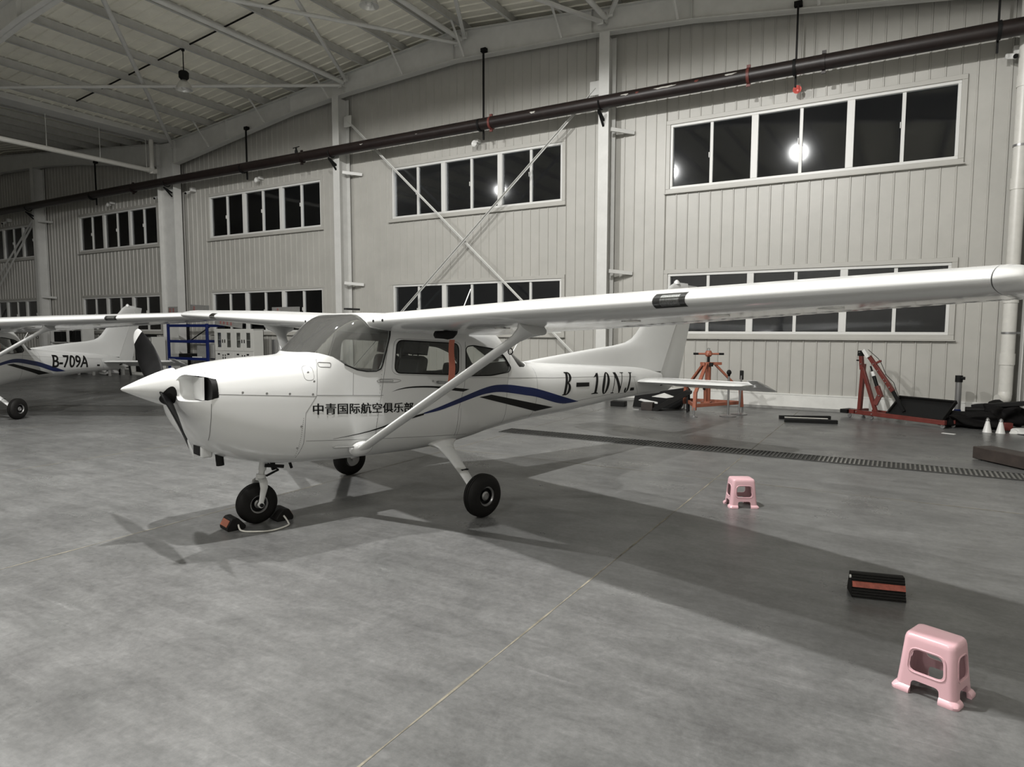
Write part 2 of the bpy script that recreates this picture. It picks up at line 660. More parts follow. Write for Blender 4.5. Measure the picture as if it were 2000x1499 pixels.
n_t = 0
TIES = ['first roof tie tube from the valley', 'roof tie tube above the cross-braced bay', 'roof tie tube under the ridge', 'roof tie tube beyond the ridge']
for k, x in enumerate(JX[1:4]):
    m = MB()
    m.tube([(x, FY[0], jz(x)), (x, FY[1], jz(x))], 0.065, 14)
    m.box((x, FY[0] + 0.06, jz(x)), (0.014, 0.22, 0.24))
    tag(m.build('tie_tube', STEEL), ['round roof tie tube reaching the rafter above the braced window bay', 'round roof tie tube reaching the rafter at the ridge', 'round roof tie tube reaching the rafter past the ridge'][k], 'roof tie')
DIAG = ['from the valley column up to the next rafter', 'from the low end of the next rafter to the first joint', 'from the first joint to the ridge of the next rafter', 'from the ridge joint back to the next rafter',
        'from the ridge joint on to the next rafter beyond', 'from the joint past the ridge back to the next rafter', 'from the joint past the ridge towards the eave', 'from the eave end back over the ridge slope']
for k in range(4):
    a, b = JX[k], JX[k + 1]
    for q, (xa, xb) in enumerate(((a, b), (b, a))):
        m = MB()
        off = -0.07 if q else 0.07
        p0 = Vector((xa + (0.12 if xb > xa else -0.12), FY[0], jz(xa) + off))
        p1 = Vector((xb, FY[1], jz(xb) + off))
        if k == 0 or q == 1 and k == 1:
            m.tube([p0, p1], 0.06 if k == 0 and q == 0 else 0.05, 12)
        else:
            m.bar(p0, p1, 0.09, 0.07)
        m.box(p0, (0.16, 0.05, 0.16))
        tag(m.build('diagonal_brace', STEEL), 'grey diagonal roof brace ' + DIAG[2 * k + q], 'roof brace')

# valley gutter, white rainwater pipe with elbow, thin drop rods
m = MB()
gy0, gy1 = -8.5, 16.2
m.box((VALLEY - 0.2, (gy0 + gy1) / 2, 9.02), (0.7, gy1 - gy0, 0.06))
m.box((VALLEY + 0.12, (gy0 + gy1) / 2, 9.1), (0.05, gy1 - gy0, 0.16))
struct(m.build('trim_2', STEEL))
m = MB()
xg = VALLEY - 0.35
m.tube([(xg, -3, 7.84), (xg, 15.45, 7.84)], 0.085, 18)
m.tube([(xg, 15.4, 7.75), (xg, 15.4, 9.0)], 0.085, 18)
m.tube([(xg, 15.4, 7.72), (xg, 15.4, 7.96)], 0.1, 18)
m.tube([(xg, 15.22, 7.84), (xg, 15.55, 7.84)], 0.1, 18)
vp = tag(m.build('rainwater_pipe', PVC), 'long white rainwater pipe with an elbow under the roof valley', 'pipe')
for k, y in enumerate((11.77, 13.5, 15.19)):
    m = MB()
    m.tube([(xg, y, 7.92), (xg, y, 9.0)], 0.012, 6)
    m.build('drop_rod', STEEL, vp)

# dark red fire main along the wall, with clamps, hangers and flaked paint
fp = thing('fire_main_pipe', 'thick dark red pipe running the length of the gable wall below the roof', 'pipe', (0, 15.55, 7.36))
m = MB()
m.tube([(-44, 0, 0.06), (2.45, 0, 0)], 0.155, 28)
m.build('pipe_run', RUSTPIPE, fp)
for x in (-1.6, -3.1, -9.75, -17.0, -26.5):
    m = MB()
    M = Matrix.Translation((x, 0, 0.0)) @ Matrix.Rotation(PI / 2, 4, 'Y')
    m.lathe([(0.155, -0.03), (0.172, -0.03), (0.172, 0.03), (0.155, 0.03)], M, 28)
    m.box((x, 0, 0.2), (0.08, 0.05, 0.07))
    m.box((x, 0, -0.2), (0.08, 0.05, 0.05))
    m.build('pipe_coupling', REDPAINT if x in (-9.75, -3.1) else RUSTPIPE, fp)
m = MB()
M = Matrix.Translation((-17.25, 0, 0.14))
m.lathe([(0.05, 0), (0.05, 0.12), (0.03, 0.14), (0.03, 0.2)], M, 12)
m.bar((-17.4, 0, 0.35), (-17.1, 0, 0.37), 0.02, 0.02)
m.build('valve', BLACK, fp)
random.seed(5)
for x, w in ((-4.92, 0.28), (-5.9, 0.14), (-3.45, 0.13), (-8.4, 0.09), (-12.2, 0.08), (-14.3, 0.09), (-5.6, 0.05), (-4.2, 0.06)):
    m = MB()
    pts = []
    nn = 14
    a0 = math.radians(200 + random.uniform(-8, 8))
    for i in range(nn):
        t = 2 * PI * i / nn
        r = random.uniform(0.6, 1.1)
        aa = a0 + 0.28 * r * math.sin(t)
        pts.append((x + w * r * math.cos(t), 0.158 * math.cos(aa), -0.158 * math.sin(aa) * 1.0))
    ctr = (x, 0.159 * math.cos(a0), -0.159 * math.sin(a0))
    for i in range(nn):
        m.poly([ctr, pts[i], pts[(i + 1) % nn]])
    m.build('flaked_patch', BARE if w > 0.07 else REDPAINT, fp, fix=False)
HANG = [(-2.16, 'beside the red beacon'), (-10.1, 'over the cross-braced bay'), (-19.9, 'over the third window bay'), (-29.5, 'in the dark end bay'), (1.35, 'at the wall corner')]
for x, wtxt in HANG:
    t = thing('pipe_hanger', 'black hanger rod holding the red pipe ' + wtxt, 'pipe hanger', (x, 15.55, 7.36), group='hangers of the fire main')
    top = rafter_bottom(x) - 7.36 + 0.08
    m = MB()
    m.bar((0, 0.17, -0.35), (0, 0.17, top), 0.035, 0.05, (0, 1, 0))
    m.build('rod', BLACK, t)
    m = MB()
    m.box((0, 0.2, top + 0.02), (0.16, 0.12, 0.1))
    m.build('top_clamp', BLACK, t)
    m = MB()
    m.lathe([(0.158, -0.03), (0.172, -0.03), (0.172, 0.03), (0.158, 0.03)], Matrix.Rotation(PI / 2, 4, 'Y'), 24)
    m.build('saddle', BLACK, t)
for x, wtxt in ((-6.58, 'on the post between the two largest bays'), (-15.68, 'on the post beside the braced bay'), (-24.3, 'on the valley column'), (-34.9, 'on the post at the dark end')):
    m = MB()
    m.bar((x, 15.75, 7.0), (x, 15.45, 7.14), 0.07, 0.05)
    m.bar((x, 15.75, 6.86), (x, 15.42, 7.17), 0.05, 0.04)
    m.tube([(x, 15.55 + 0.175 * math.cos(q * PI / 8), 7.38 + 0.175 * math.sin(q * PI / 8)) for q in range(-8, 1)], 0.02, 6)
    tag(m.build('pipe_bracket', BLACK), 'black bracket carrying the red pipe ' + wtxt, 'bracket')

# small fixtures below the pipe: beacons / speakers and cameras
FIX = [(-2.16, 'small red and white beacon lamp under the pipe over the largest upper window'), (-10.6, 'small white horn sounder under the pipe over the cross-braced bay'), (-19.8, 'small white horn sounder under the pipe over the third bay'), (-29.2, 'small white horn sounder under the pipe in the dark bay')]
REDGLOW = mat('red_lens', (0.6, 0.12, 0.1), 0.3)
for k, (x, lab) in enumerate(FIX):
    t = thing('sounder', lab, 'alarm', (x, 16.1, 7.05))
    m = MB()
    m.box((0, 0.1, 0.1), (0.1, 0.2, 0.1))
    m.build('mount', FRAME, t, bevel=0.01)
    m = MB()
    M = Matrix.Translation((0, -0.02, 0)) @ Matrix.Rotation(PI / 2, 4, 'X')
    m.lathe([(0.03, -0.06), (0.05, 0), (0.085, 0.06), (0.09, 0.08), (0.06, 0.07), (0.02, 0.02)], M, 16)
    m.build('horn', REDGLOW if k == 0 else FRAME, t)
CAMS = [(-23.75, 'white security camera beside the valley column over the bright bay'), (-25.75, 'small white security camera on the shadowed side of the valley column'), (1.6, 'security camera at the end of the wall above the white downpipe'), (-38.4, 'tiny security camera over the farthest dark window')]
for k, (x, lab) in enumerate(CAMS):
    t = thing('security_camera', lab, 'camera', (x, 16.05, 7.08))
    m = MB()
    m.box((0.1, 0.14, 0.06), (0.12, 0.2, 0.16))
    m.bar((0.08, 0.1, 0.03), (0, -0.02, -0.06), 0.03, 0.03)
    m.build('mount', FRAME, t, bevel=0.01)
    m = MB()
    R = Euler((0.35, 0, 0.5)).to_matrix().to_4x4()
    m.M = R
    m.box((-0.02, -0.06, -0.06), (0.1, 0.24, 0.1))
    m.build('housing', FRAME, t, bevel=0.02)
    m = MB()
    m.M = R
    m.lathe([(0.042, 0), (0.042, 0.02)], Matrix.Translation((-0.02, -0.18, -0.06)) @ Matrix.Rotation(PI / 2, 4, 'X'), 16)
    m.build('lens', BLACK, t)

# flat cross bracing in the bay between the slim posts
for (a, b, lab) in (((-15.4, 8.38), (-6.86, 0.62), 'falling'), ((-6.86, 7.87), (-15.4, 0.47), 'rising')):
    m = MB()
    y = 16.0 if lab == 'falling' else 15.9
    m.bar((a[0], y, a[1]), (b[0], y, b[1]), 0.012, 0.075, (0, 1, 0))
    m.bar((a[0], y + 0.03, a[1]), (b[0], y + 0.03, b[1]), 0.07, 0.012, (0, 1, 0))
    m.box((a[0], y, a[1]), (0.32, 0.02, 0.34))
    m.box((b[0], y, b[1]), (0.32, 0.02, 0.34))
    tag(m.build('cross_brace', STEEL), ('cross brace falling away from the post with the gusset over the second bay' if lab == 'falling' else 'cross brace rising over the window to the post by the largest bay'), 'brace')
for (a, b, lab) in (((-35.2, 6.9), (-43.5, 0.6), 'falling'), ((-34.9, 6.9), (-43.0, -0.5), 'x')):
    if lab == 'x':
        a, b = (-35.3, 7.0), (-39.5, 4.2)
    m = MB()
    m.bar((a[0], 15.95, a[1]), (b[0], 15.95, b[1]), 0.02, 0.08, (0, 1, 0))
    tag(m.build('cross_brace', STEEL), 'cross brace over the farthest dark window' + (' reaching its sill' if lab == 'x' else ' down to the lower window'), 'brace')
# girt stubs beside the posts
for x in (-6.58, -15.68, -34.9):
    for z in (3.27, 6.76):
        m = MB()
        m.bar((x + 0.15, 15.86, z + 0.03), (x + 0.62, 16.26, z - 0.02), 0.06, 0.09)
        m.bar((x - 0.15, 16.0, z), (x - 0.32, 16.25, z - 0.02), 0.05, 0.07)
        struct(tag(m.build('girt_bracket', STEEL), 'pale angle bracket from a slim post to the wall sheet', 'bracket', 'girt brackets on the posts'))

# corner downpipe
t = thing('downpipe', 'white plastic downpipe standing in the wall corner', 'pipe', (1.83, 16.0, 0))
m = MB()
m.tube([(0, 0, 0.56), (0, 0, 8.6)], 0.115, 22)
m.tube([(0, 0, 0.6), (-0.01, -0.03, 0.5), (-0.05, -0.06, 0.46), (-0.12, -0.1, 0.45)], 0.118, 22)
m.build('pipe_run', PVC, t)
for z in (1.15, 2.35, 4.5, 6.4):
    m = MB()
    m.tube([(0, 0, z), (0, 0, z + 0.22)], 0.128, 22)
    m.build('collar', PVC, t)
for z in (1.75, 5.3):
    m = MB()
    m.tube([(0, 0, z), (0, 0, z + 0.04)], 0.126, 22)
    m.bar((0, 0, z + 0.02), (0.3, 0.1, z + 0.02), 0.02, 0.04)
    m.build('pipe_clip', GREYMETAL, t)

# floor drain with grating
t = thing('floor_drain', 'long iron floor drain grating crossing the concrete parallel to the wall', 'drain', (-1.9, 10.2, 0))
m = MB()
m.box((0, 0.215, 0.004), (8.4, 0.03, 0.012))
m.box((0, -0.215, 0.004), (8.4, 0.03, 0.012))
m.build('frame', GRATE, t)
m = MB()
m.box((0, 0, 0.001), (8.4, 0.4, 0.004))
m.build('channel', mat('drain_channel', (0.022, 0.022, 0.02), 0.7), t)
GRATE_WORN = mat('worn_grating', (0.12, 0.118, 0.11), 0.55, var=0.4, scale=1.2)
for xa, xb, mt in ((-4.18, 1.0, GRATE), (1.0, 4.2, GRATE_WORN)):
    m = MB()
    k = xa
    while k < xb - 0.02:
        m.box((k, 0, 0.006), (0.024, 0.4, 0.012))
        k += 0.055
    m.build('grating', mt, t)


# high-bay lamps
BULB_OFF = mat('bulb_glass', (0.6, 0.6, 0.58), 0.2)
BULB_ON = emit('lit_bulb', (1.0, 0.97, 0.9), 70.0)
DOME = mat('spun_reflector', (0.62, 0.62, 0.6), 0.3, metal=0.5)


def high_bay(x, y, z, label, lit=0.0, scale=1.0):
    t = thing('high_bay_lamp', label, 'lamp', (x, y, z), group='high-bay lamps under the roof')
    m = MB()
    m.lathe([(0.06, 0.26), (0.1, 0.24), (0.17, 0.14), (0.225, 0.0), (0.215, 0.0), (0.16, 0.13), (0.09, 0.225), (0.02, 0.235)], None, 32, cap=False)
    m.build('reflector', DOME, t)
    m = MB()
    m.lathe([(0.02, 0.24), (0.07, 0.25), (0.13, 0.32), (0.135, 0.46), (0.1, 0.5), (0.02, 0.5)], None, 20)
    m.build('ballast_housing', BLACK, t)
    top = roof_z(x) - z + 0.03
    m = MB()
    m.tube([(0, 0, 0.5), (0, 0, top)], 0.014, 8)
    m.lathe([(0.02, 0), (0.045, 0.02), (0.045, 0.08), (0.02, 0.1)], Matrix.Translation((0, 0, top - 0.1)), 12)
    m.build('hanging_rod', BLACK, t)
    m = MB()
    m.lathe([(0.03, 0.2), (0.05, 0.14), (0.075, 0.06), (0.06, 0.02), (0.02, 0.0)], None, 16)
    m.build('bulb', BULB_ON if lit else BULB_OFF, t)
    if lit:
        ld = bpy.data.lights.new('lamp_light', 'SPOT')
        ld.energy = LAMP_POWER * lit
        ld.color = (1.0, 0.985, 0.955)
        ld.spot_size = math.radians(178)
        ld.spot_blend = 0.1
        ld.shadow_soft_size = 0.11
        lo = bpy.data.objects.new('lamp_light', ld)
        COL.objects.link(lo)
        lo.parent = t
        lo.location = (0, 0, -0.02)
    return t


high_bay(-17.5, 11.83, 8.46, 'unlit high-bay lamp hanging over the third window bay')
high_bay(-10.8, 11.98, 9.19, 'unlit high-bay lamp hanging close under the ridge')
for k, (x, y, z, p) in enumerate(LIT_LAMPS):
    high_bay(x, y, z, ['lit high-bay lamp above the nose of the white aircraft', 'lit high-bay lamp between the two aircraft', 'lit high-bay lamp above the aircraft marked 709A', 'added fill lamp behind the viewer, at the right-hand wall', 'added fill lamp behind the viewer, in the middle of its row', 'added fill lamp behind the viewer, at the dark end'][k], p)
m = MB()
m.tube([(-24, 12.05, roof_z(-24) + 0.2), (RIDGE, 12.05, roof_z(RIDGE) + 0.2), (2, 12.05, roof_z(2) + 0.2)], 0.022, 8)
tag(m.build('conduit', BLACK), 'thin black cable conduit under the roof sheet above the unlit lamps', 'conduit')

# ================================================================ the light aircraft
ST=[(-2.43,.27,1.06,1.24,1.37,2.2,2.2),(-2.40,.36,.97,1.22,1.41,2.3,2.3),(-2.33,.42,.86,1.2,1.445,2.4,2.4),
(-2.22,.455,.745,1.18,1.475,2.6,2.6),(-2.05,.475,.655,1.15,1.505,2.8,2.7),(-1.85,.495,.595,1.12,1.53,3,2.8),
(-1.65,.51,.56,1.10,1.545,3.2,2.9),(-1.48,.525,.545,1.1,1.558,3.4,3.0),(-1.39,.53,.54,1.1,1.575,3.5,3.1),
(-1.2,.54,.535,1.1,1.745,3.6,3.7),(-1.02,.55,.53,1.1,1.905,3.7,5),(-.88,.555,.53,1.1,1.965,3.8,6.5),
(-.70,.56,.53,1.1,1.98,3.8,7),(-.3,.565,.53,1.1,1.985,3.8,7.5),(.2,.565,.555,1.1,1.965,3.8,7.5),
(.6,.55,.60,1.1,1.925,3.6,7),(.85,.525,.64,1.1,1.86,3.4,6),(1.15,.49,.675,1.1,1.69,3.2,3.6),(1.4,.46,.70,1.09,1.55,3,3),
(1.6,.435,.715,1.085,1.46,2.9,2.7),(1.8,.412,.728,1.08,1.44,2.8,2.6),(2.34,.355,.755,1.08,1.415,2.7,2.6),
(3.0,.285,.81,1.09,1.385,2.6,2.5),(3.6,.22,.855,1.1,1.36,2.5,2.4),(4.2,.155,.885,1.12,1.33,2.4,2.3),(4.82,.075,.90,1.1,1.24,2.3,2.2)]
def sec(x):
    n=len(ST)
    x=min(max(x,ST[0][0]),ST[-1][0])
    i=0
    while i<n-2 and x>ST[i+1][0]: i+=1
    a,b=ST[i],ST[i+1]; h=b[0]-a[0]; t=(x-a[0])/h
    out=[]
    for k in range(1,7):
        d=(b[k]-a[k])/h
        d0=d if i==0 else (a[k]-ST[i-1][k])/(a[0]-ST[i-1][0])
        d1=d if i==n-2 else (ST[i+2][k]-b[k])/(ST[i+2][0]-b[0])
        m0=0 if d*d0<=0 else 2*d*d0/(d+d0)
        m1=0 if d*d1<=0 else 2*d*d1/(d+d1)
        if i==0: m0=d
        if i==n-2: m1=d
        t2,t3=t*t,t*t*t
        out.append((2*t3-3*t2+1)*a[k]+(t3-2*t2+t)*h*m0+(-2*t3+3*t2)*b[k]+(t3-t2)*h*m1)
    return out
def surf(x,z):
    w,zb,zm,zt,nb,nt=sec(x)
    h,n=((zt-zm),nt) if z>=zm else ((zm-zb),nb)
    q=min(abs((z-zm)/h),1.0)
    return w*max(0.0,1-q**n)**(1/n)


def L(x, yl, z):
    """aircraft point: x aft of the main axle, yl to the aircraft's left, z up"""
    return Vector((x, -yl, z))


def ring(x, off=0.0, nq=20):
    w, zb, zm, zt, nb, nt = sec(x)
    w, zt, zb = max(w - off, 0.01), max(zt - off, zm + 0.01), min(zb + off, zm - 0.01)
    out = []
    for q in range(4):
        top = q < 2
        h, n = ((zt - zm), nt) if top else ((zm - zb), nb)
        P = []
        for k in range(161):
            a = (q + k / 160) * PI / 2
            c, s = math.cos(a), math.sin(a)
            P.append((math.copysign(abs(c) ** (2 / n), c) * w, zm + math.copysign(abs(s) ** (2 / n), s) * h))
        acc = [0]
        for a, b in zip(P, P[1:]):
            acc.append(acc[-1] + math.hypot(a[0] - b[0], a[1] - b[1]))
        j = 0
        for k in range(nq):
            t = acc[-1] * k / nq
            while acc[j + 1] < t:
                j += 1
            f = (t - acc[j]) / max(acc[j + 1] - acc[j], 1e-9)
            out.append((P[j][0] + (P[j + 1][0] - P[j][0]) * f, P[j][1] + (P[j + 1][1] - P[j][1]) * f))
    return [L(x, y, z) for y, z in out]


def stations(a, b, n):
    return [a + (b - a) * k / n for k in range(n + 1)]


def shell(x0, x1, n, offs, mats, name):
    m = MB()
    for i, (off, mi) in enumerate(offs):
        m.mi = mi
        rs = [ring(x, off) for x in stations(x0, x1, n)]
        if not i:
            rs.reverse()
        m.rings(rs)
    return m


def side_prism(m, poly, y0, y1):
    m.prism(poly, lambda a, b, d: L(a, d, b), y0, y1)


DOORWIN = rounded([(-0.515, 1.712), (0.262, 1.682), (0.262, 1.345), (-0.545, 1.388)], 0.075)
REARWIN = rounded([(0.365, 1.645), (0.46, 1.662), (0.80, 1.622), (0.97, 1.55), (1.105, 1.40), (1.06, 1.352), (0.76, 1.322), (0.365, 1.33)], 0.05)
BACKWIN = [(1.07, 1.92), (1.07, 1.63), (1.12, 1.60), (1.25, 1.43), (1.28, 1.405), (1.40, 1.40), (1.52, 1.435), (1.545, 1.46), (1.56, 1.92)]
WIND = [(-1.41, 2.3), (-1.41, 1.578), (-1.33, 1.59), (-1.28, 1.583), (-1.18, 1.55), (-1.08, 1.48), (-0.95, 1.427), (-0.85, 1.41), (-0.75, 1.41), (-0.70, 1.43), (-0.68, 1.47), (-0.592, 1.757), (-0.585, 1.80),
        (-0.80, 1.83), (-0.86, 1.93), (-0.87, 2.3)]


def make_aircraft(label):
    A = thing('light_aircraft', label, 'aircraft')
    # ---- fuselage shell with windows cut out
    m = MB()
    xs = [-2.43, -2.42, -2.40, -2.37, -2.33, -2.28] + stations(-2.22, 1.8, 92) + stations(1.9, 4.82, 34)
    m.mi = 0
    m.rings([ring(x) for x in reversed(xs)])
    m.mi = 1
    m.rings([ring(x, 0.03) for x in stations(-1.37, 1.7, 50)])
    fus = m.build('fuselage', [WHITE, INTERIOR], A, fix=False)
    c = MB()
    for s in (-1, 1):
        side_prism(c, DOORWIN, s * 0.2, s * 0.9)
        side_prism(c, REARWIN, s * 0.2, s * 0.9)
    side_prism(c, BACKWIN, -0.9, 0.9)
    side_prism(c, WIND, -0.9, 0.9)
    inlet = rounded([(0.15, 1.41), (0.34, 1.395), (0.44, 1.355), (0.47, 1.29), (0.455, 1.19), (0.15, 1.19)], 0.07)
    for s in (-1, 1):
        c.prism(inlet, lambda a, b, d, s=s: L(d, s * a, b), -2.6, -2.19)
    cut = c.build('cutter', [WHITE])
    boolean(fus, cut)
    smooth(fus.data, 32)
    drop(cut)

    def pane(name, poly, y0, y1, mt):
        g = shell(-1.43, 1.75, 60, ((0.006, 0), (0.012, 0)), [mt], name).build(name, mt, A, fix=False)
        cc = MB()
        side_prism(cc, poly, y0, y1)
        k = cc.build('cutter', [mt])
        boolean(g, k, 'INTERSECT')
        smooth(g.data, 40)
        drop(k)
        return g

    pane('windshield', WIND, -0.9, 0.9, SCREEN)
    pane('back_window', BACKWIN, -0.9, 0.9, SIDEGLASS)
    for s in (-1, 1):
        pane('side_window', DOORWIN, s * 0.2, s * 0.9, SIDEGLASS)
        pane('side_window', REARWIN, s * 0.2, s * 0.9, SIDEGLASS)

    # rubber and metal beads round the openings, panel gaps and fasteners (drawn on both sides)
    def on(x, z, s, off=0.002):
        return L(x, s * (surf(x, z) + off), z)

    def track(mb, pts, s, r, off=0.0, step=0.035, n=6):
        out = []
        for a, b in zip(pts, pts[1:]):
            k = max(1, int(math.hypot(b[0] - a[0], b[1] - a[1]) / step))
            for i in range(k):
                t = i / k
                out.append(on(a[0] + (b[0] - a[0]) * t, a[1] + (b[1] - a[1]) * t, s, off))
        out.append(on(pts[-1][0], pts[-1][1], s, off))
        mb.tube(out, r, n)

    def grow(poly, q):
        cx = sum(p[0] for p in poly) / len(poly)
        cz = sum(p[1] for p in poly) / len(poly)
        out = []
        for x, z in poly:
            d = math.hypot(x - cx, z - cz)
            out.append((x + (x - cx) / d * q, z + (z - cz) / d * q))
        return out

    for s in (1, -1):
        m = MB()
        track(m, DOORWIN + DOORWIN[:1], s, 0.006, 0.0)
        track(m, REARWIN + REARWIN[:1], s, 0.006, 0.0)
        track(m, WIND[5:13], s, 0.007, 0.001)
        m.build('window_seal', BLACK, A)
        m = MB()
        for line in ([(-0.60, 1.80), (-0.62, 1.66), (-0.68, 1.26), (-0.742, 0.9), (-0.752, 0.72)],
                     [(0.355, 1.70), (0.36, 1.34), (0.345, 1.22), (0.30, 1.08), (0.265, 0.95), (0.26, 0.68)],
                     [(-1.31, 1.53), (-1.335, 1.40), (-1.356, 1.198), (-1.46, 1.047), (-1.47, 0.765), (-1.505, 0.63)],
                     [(-2.235, 1.25), (-1.356, 1.195)], [(-1.356, 1.205), (-0.672, 1.172)], [(-0.993, 1.40), (-0.996, 1.19)],
                     [(0.36, 1.315), (1.1, 1.285), (1.94, 1.249), (3.2, 1.225), (3.96, 1.194)],
                     [(2.15, 0.90), (2.51, 0.925), (3.228, 0.965), (3.94, 0.966)], [(3.90, 1.18), (3.97, 1.05), (4.1, 0.92)],
                     [(1.12, 1.60), (1.06, 1.36), (1.03, 1.2), (1.02, 0.75)], [(1.62, 1.40), (1.6, 1.1), (1.56, 0.78)],
                     [(-2.25, 1.45), (-2.25, 1.415)], [(-2.25, 1.17), (-2.25, 0.98), (-2.24, 0.85)],
                     [(-1.45, 0.79), (-0.9, 0.755), (0.45, 0.68)]):
            track(m, line, s, 0.0022, 0.0)
        gd = grow(DOORWIN, 0.035)
        track(m, gd + gd[:1], s, 0.002, 0.0)
        hatch = rounded([(-1.455, 1.47), (-1.365, 1.47), (-1.365, 1.34), (-1.455, 1.34)], 0.045)
        track(m, hatch + hatch[:1], s, 0.002, 0.0)
        m.build('panel_seam', SEAM, A)
        for x, z in [(-2.2, 1.27), (-2.0, 1.255), (-1.8, 1.24), (-1.6, 1.228), (-1.39, 1.215), (-1.37, 1.33), (-1.50, 0.93), (-1.52, 0.73), (-2.21, 1.36), (-1.41, 1.41)]:
            p = on(x, z, s, 0.0)
            m = MB()
            m.lathe([(0.010, -0.004), (0.010, 0.0025), (0.004, 0.003)], Matrix.Translation(p) @ Matrix.Rotation(s * PI / 2, 4, 'X'), 10)
            m.build('screw', GREYMETAL, A)
        m = MB()
        for k in range(26):
            for q in ((-0.655 - 0.004 * k, 1.70 - 0.036 * k), (0.30 - 0.0002 * k, 0.98 - 0.012 * k), (0.36, 1.66 - 0.012 * k)):
                p = on(q[0], q[1], s, 0.0)
                m.lathe([(0.0035, -0.002), (0.0035, 0.0012)], Matrix.Translation(p) @ Matrix.Rotation(s * PI / 2, 4, 'X'), 6)
        for k in range(20):
            p = on(-1.48 - 0.002 * k, 1.0 - 0.018 * k, s, 0.0)
            m.lathe([(0.0035, -0.002), (0.0035, 0.0012)], Matrix.Translation(p) @ Matrix.Rotation(s * PI / 2, 4, 'X'), 6)
        m.build('rivet_row', SEAM, A)
        # cabin vent, latch plate and door handle
        m = MB()
        v = rounded([(-1.31, 1.502), (-1.205, 1.497), (-1.21, 1.457), (-1.31, 1.462)], 0.015)
        track(m, v + v[:1], s, 0.004, 0.0)
        m.build('cabin_vent', GREYMETAL, A)
        m = MB()
        v = rounded([(-0.75, 1.318), (-0.70, 1.333), (-0.53, 1.328), (-0.455, 1.31), (-0.53, 1.292), (-0.72, 1.298)], 0.03)
        track(m, v + v[:1], s, 0.0025, 0.0)
        v = [(-0.71, 1.324), (-0.56, 1.318), (-0.56, 1.303), (-0.71, 1.308), (-0.71, 1.324)]
        track(m, v, s, 0.003, 0.0)
        m.build('door_latch', GREYMETAL, A)
        m = MB()
        m.tube([on(-0.02, 1.278, s, 0.0), on(-0.02, 1.278, s, 0.03), on(0.02, 1.276, s, 0.034), on(0.17, 1.264, s, 0.03)], [0.014, 0.014, 0.012, 0.009], 8)
        m.lathe([(0.012, -0.004), (0.012, 0.004)], Matrix.Translation(on(-0.075, 1.29, s, 0.0)) @ Matrix.Rotation(PI / 2, 4, 'X'), 10)
        m.build('door_handle', GREYMETAL, A)

    # ---- painted markings
    def decal(strips, name, mt, s=1, off=0.0025):
        mb = MB()
        for tp, bt in strips:
            n = len(tp)
            rows = 5
            ids = []
            for i in range(n):
                ids.append([mb.pt(on(bt[i][0] + (tp[i][0] - bt[i][0]) * k / rows, bt[i][1] + (tp[i][1] - bt[i][1]) * k / rows, s, off)) for k in range(rows + 1)])
            for i in range(n - 1):
                for k in range(rows):
                    mb.face((ids[i][k], ids[i + 1][k], ids[i + 1][k + 1], ids[i][k + 1]))
        return mb.build(name, mt, A, fix=False)

    def dense(pts, n=40):
        """smooth curve through points"""
        out = []
        k = len(pts)
        for i in range(n + 1):
            t = (k - 1) * i / n
            j = min(int(t), k - 2)
            f = t - j
            p0, p1, p2, p3 = pts[max(j - 1, 0)], pts[j], pts[j + 1], pts[min(j + 2, k - 1)]
            out.append(tuple(0.5 * (2 * b + (c_ - a) * f + (2 * a - 5 * b + 4 * c_ - d) * f * f + (-a + 3 * b - 3 * c_ + d) * f ** 3) for a, b, c_, d in zip(p0, p1, p2, p3)))
        return out

    def line(p0, p1, n=24):
        return [(p0[0] + (p1[0] - p0[0]) * k / n, p0[1] + (p1[1] - p0[1]) * k / n) for k in range(n + 1)]

    for s in (1, -1):
        o = decal([(dense([(-0.19, 0.968), (0.0, 1.015), (0.188, 1.068), (0.555, 1.168), (0.758, 1.206), (0.92, 1.212), (1.1, 1.201), (1.35, 1.168), (1.603, 1.129), (2.138, 1.002), (2.513, 0.913)], 80),
                    dense([(-0.19, 0.955), (0.0, 0.978), (0.189, 1.02), (0.556, 1.104), (0.759, 1.128), (0.92, 1.127), (1.1, 1.106), (1.35, 1.068), (1.606, 1.026), (2.1, 0.915), (2.513, 0.913)], 80))], 'blue_stripe', NAVY, s)
        o['label'] = 'navy blue curved stripe'
        decal([(line((0.566, 1.089), (0.759, 1.107), 8) + line((0.759, 1.107), (1.968, 0.874))[1:], line((0.566, 1.089), (0.72, 1.052), 8) + line((0.72, 1.052), (1.613, 0.848))[1:])], 'black_stripe', INK, s)
        decal([(dense([(-0.578, 1.203), (-0.46, 1.233), (-0.307, 1.246), (-0.066, 1.239), (0.187, 1.212), (0.421, 1.185)]), dense([(-0.578, 1.203), (-0.46, 1.224), (-0.307, 1.231), (-0.066, 1.22), (0.16, 1.185), (0.329, 1.162)]))], 'black_stripe', INK, s)
        decal([(dense([(-1.191, 0.787), (-1.057, 0.801), (-0.883, 0.824), (-0.732, 0.853), (-0.478, 0.915), (-0.19, 0.965)]), dense([(-1.191, 0.785), (-1.057, 0.796), (-0.883, 0.815), (-0.732, 0.840), (-0.471, 0.895), (-0.19, 0.945)]))], 'black_stripe', INK, s)

    # ---- wings
    def naca(xc, up):
        t, mm, p = 0.125, 0.02, 0.4
        yt = 5 * t * (0.2969 * math.sqrt(xc) - 0.126 * xc - 0.3516 * xc ** 2 + 0.2843 * xc ** 3 - 0.1036 * xc ** 4)
        yc = mm / p ** 2 * (2 * p * xc - xc * xc) if xc < p else mm / (1 - p) ** 2 * ((1 - 2 * p) + 2 * p * xc - xc * xc)
        return yc + yt if up else yc - yt

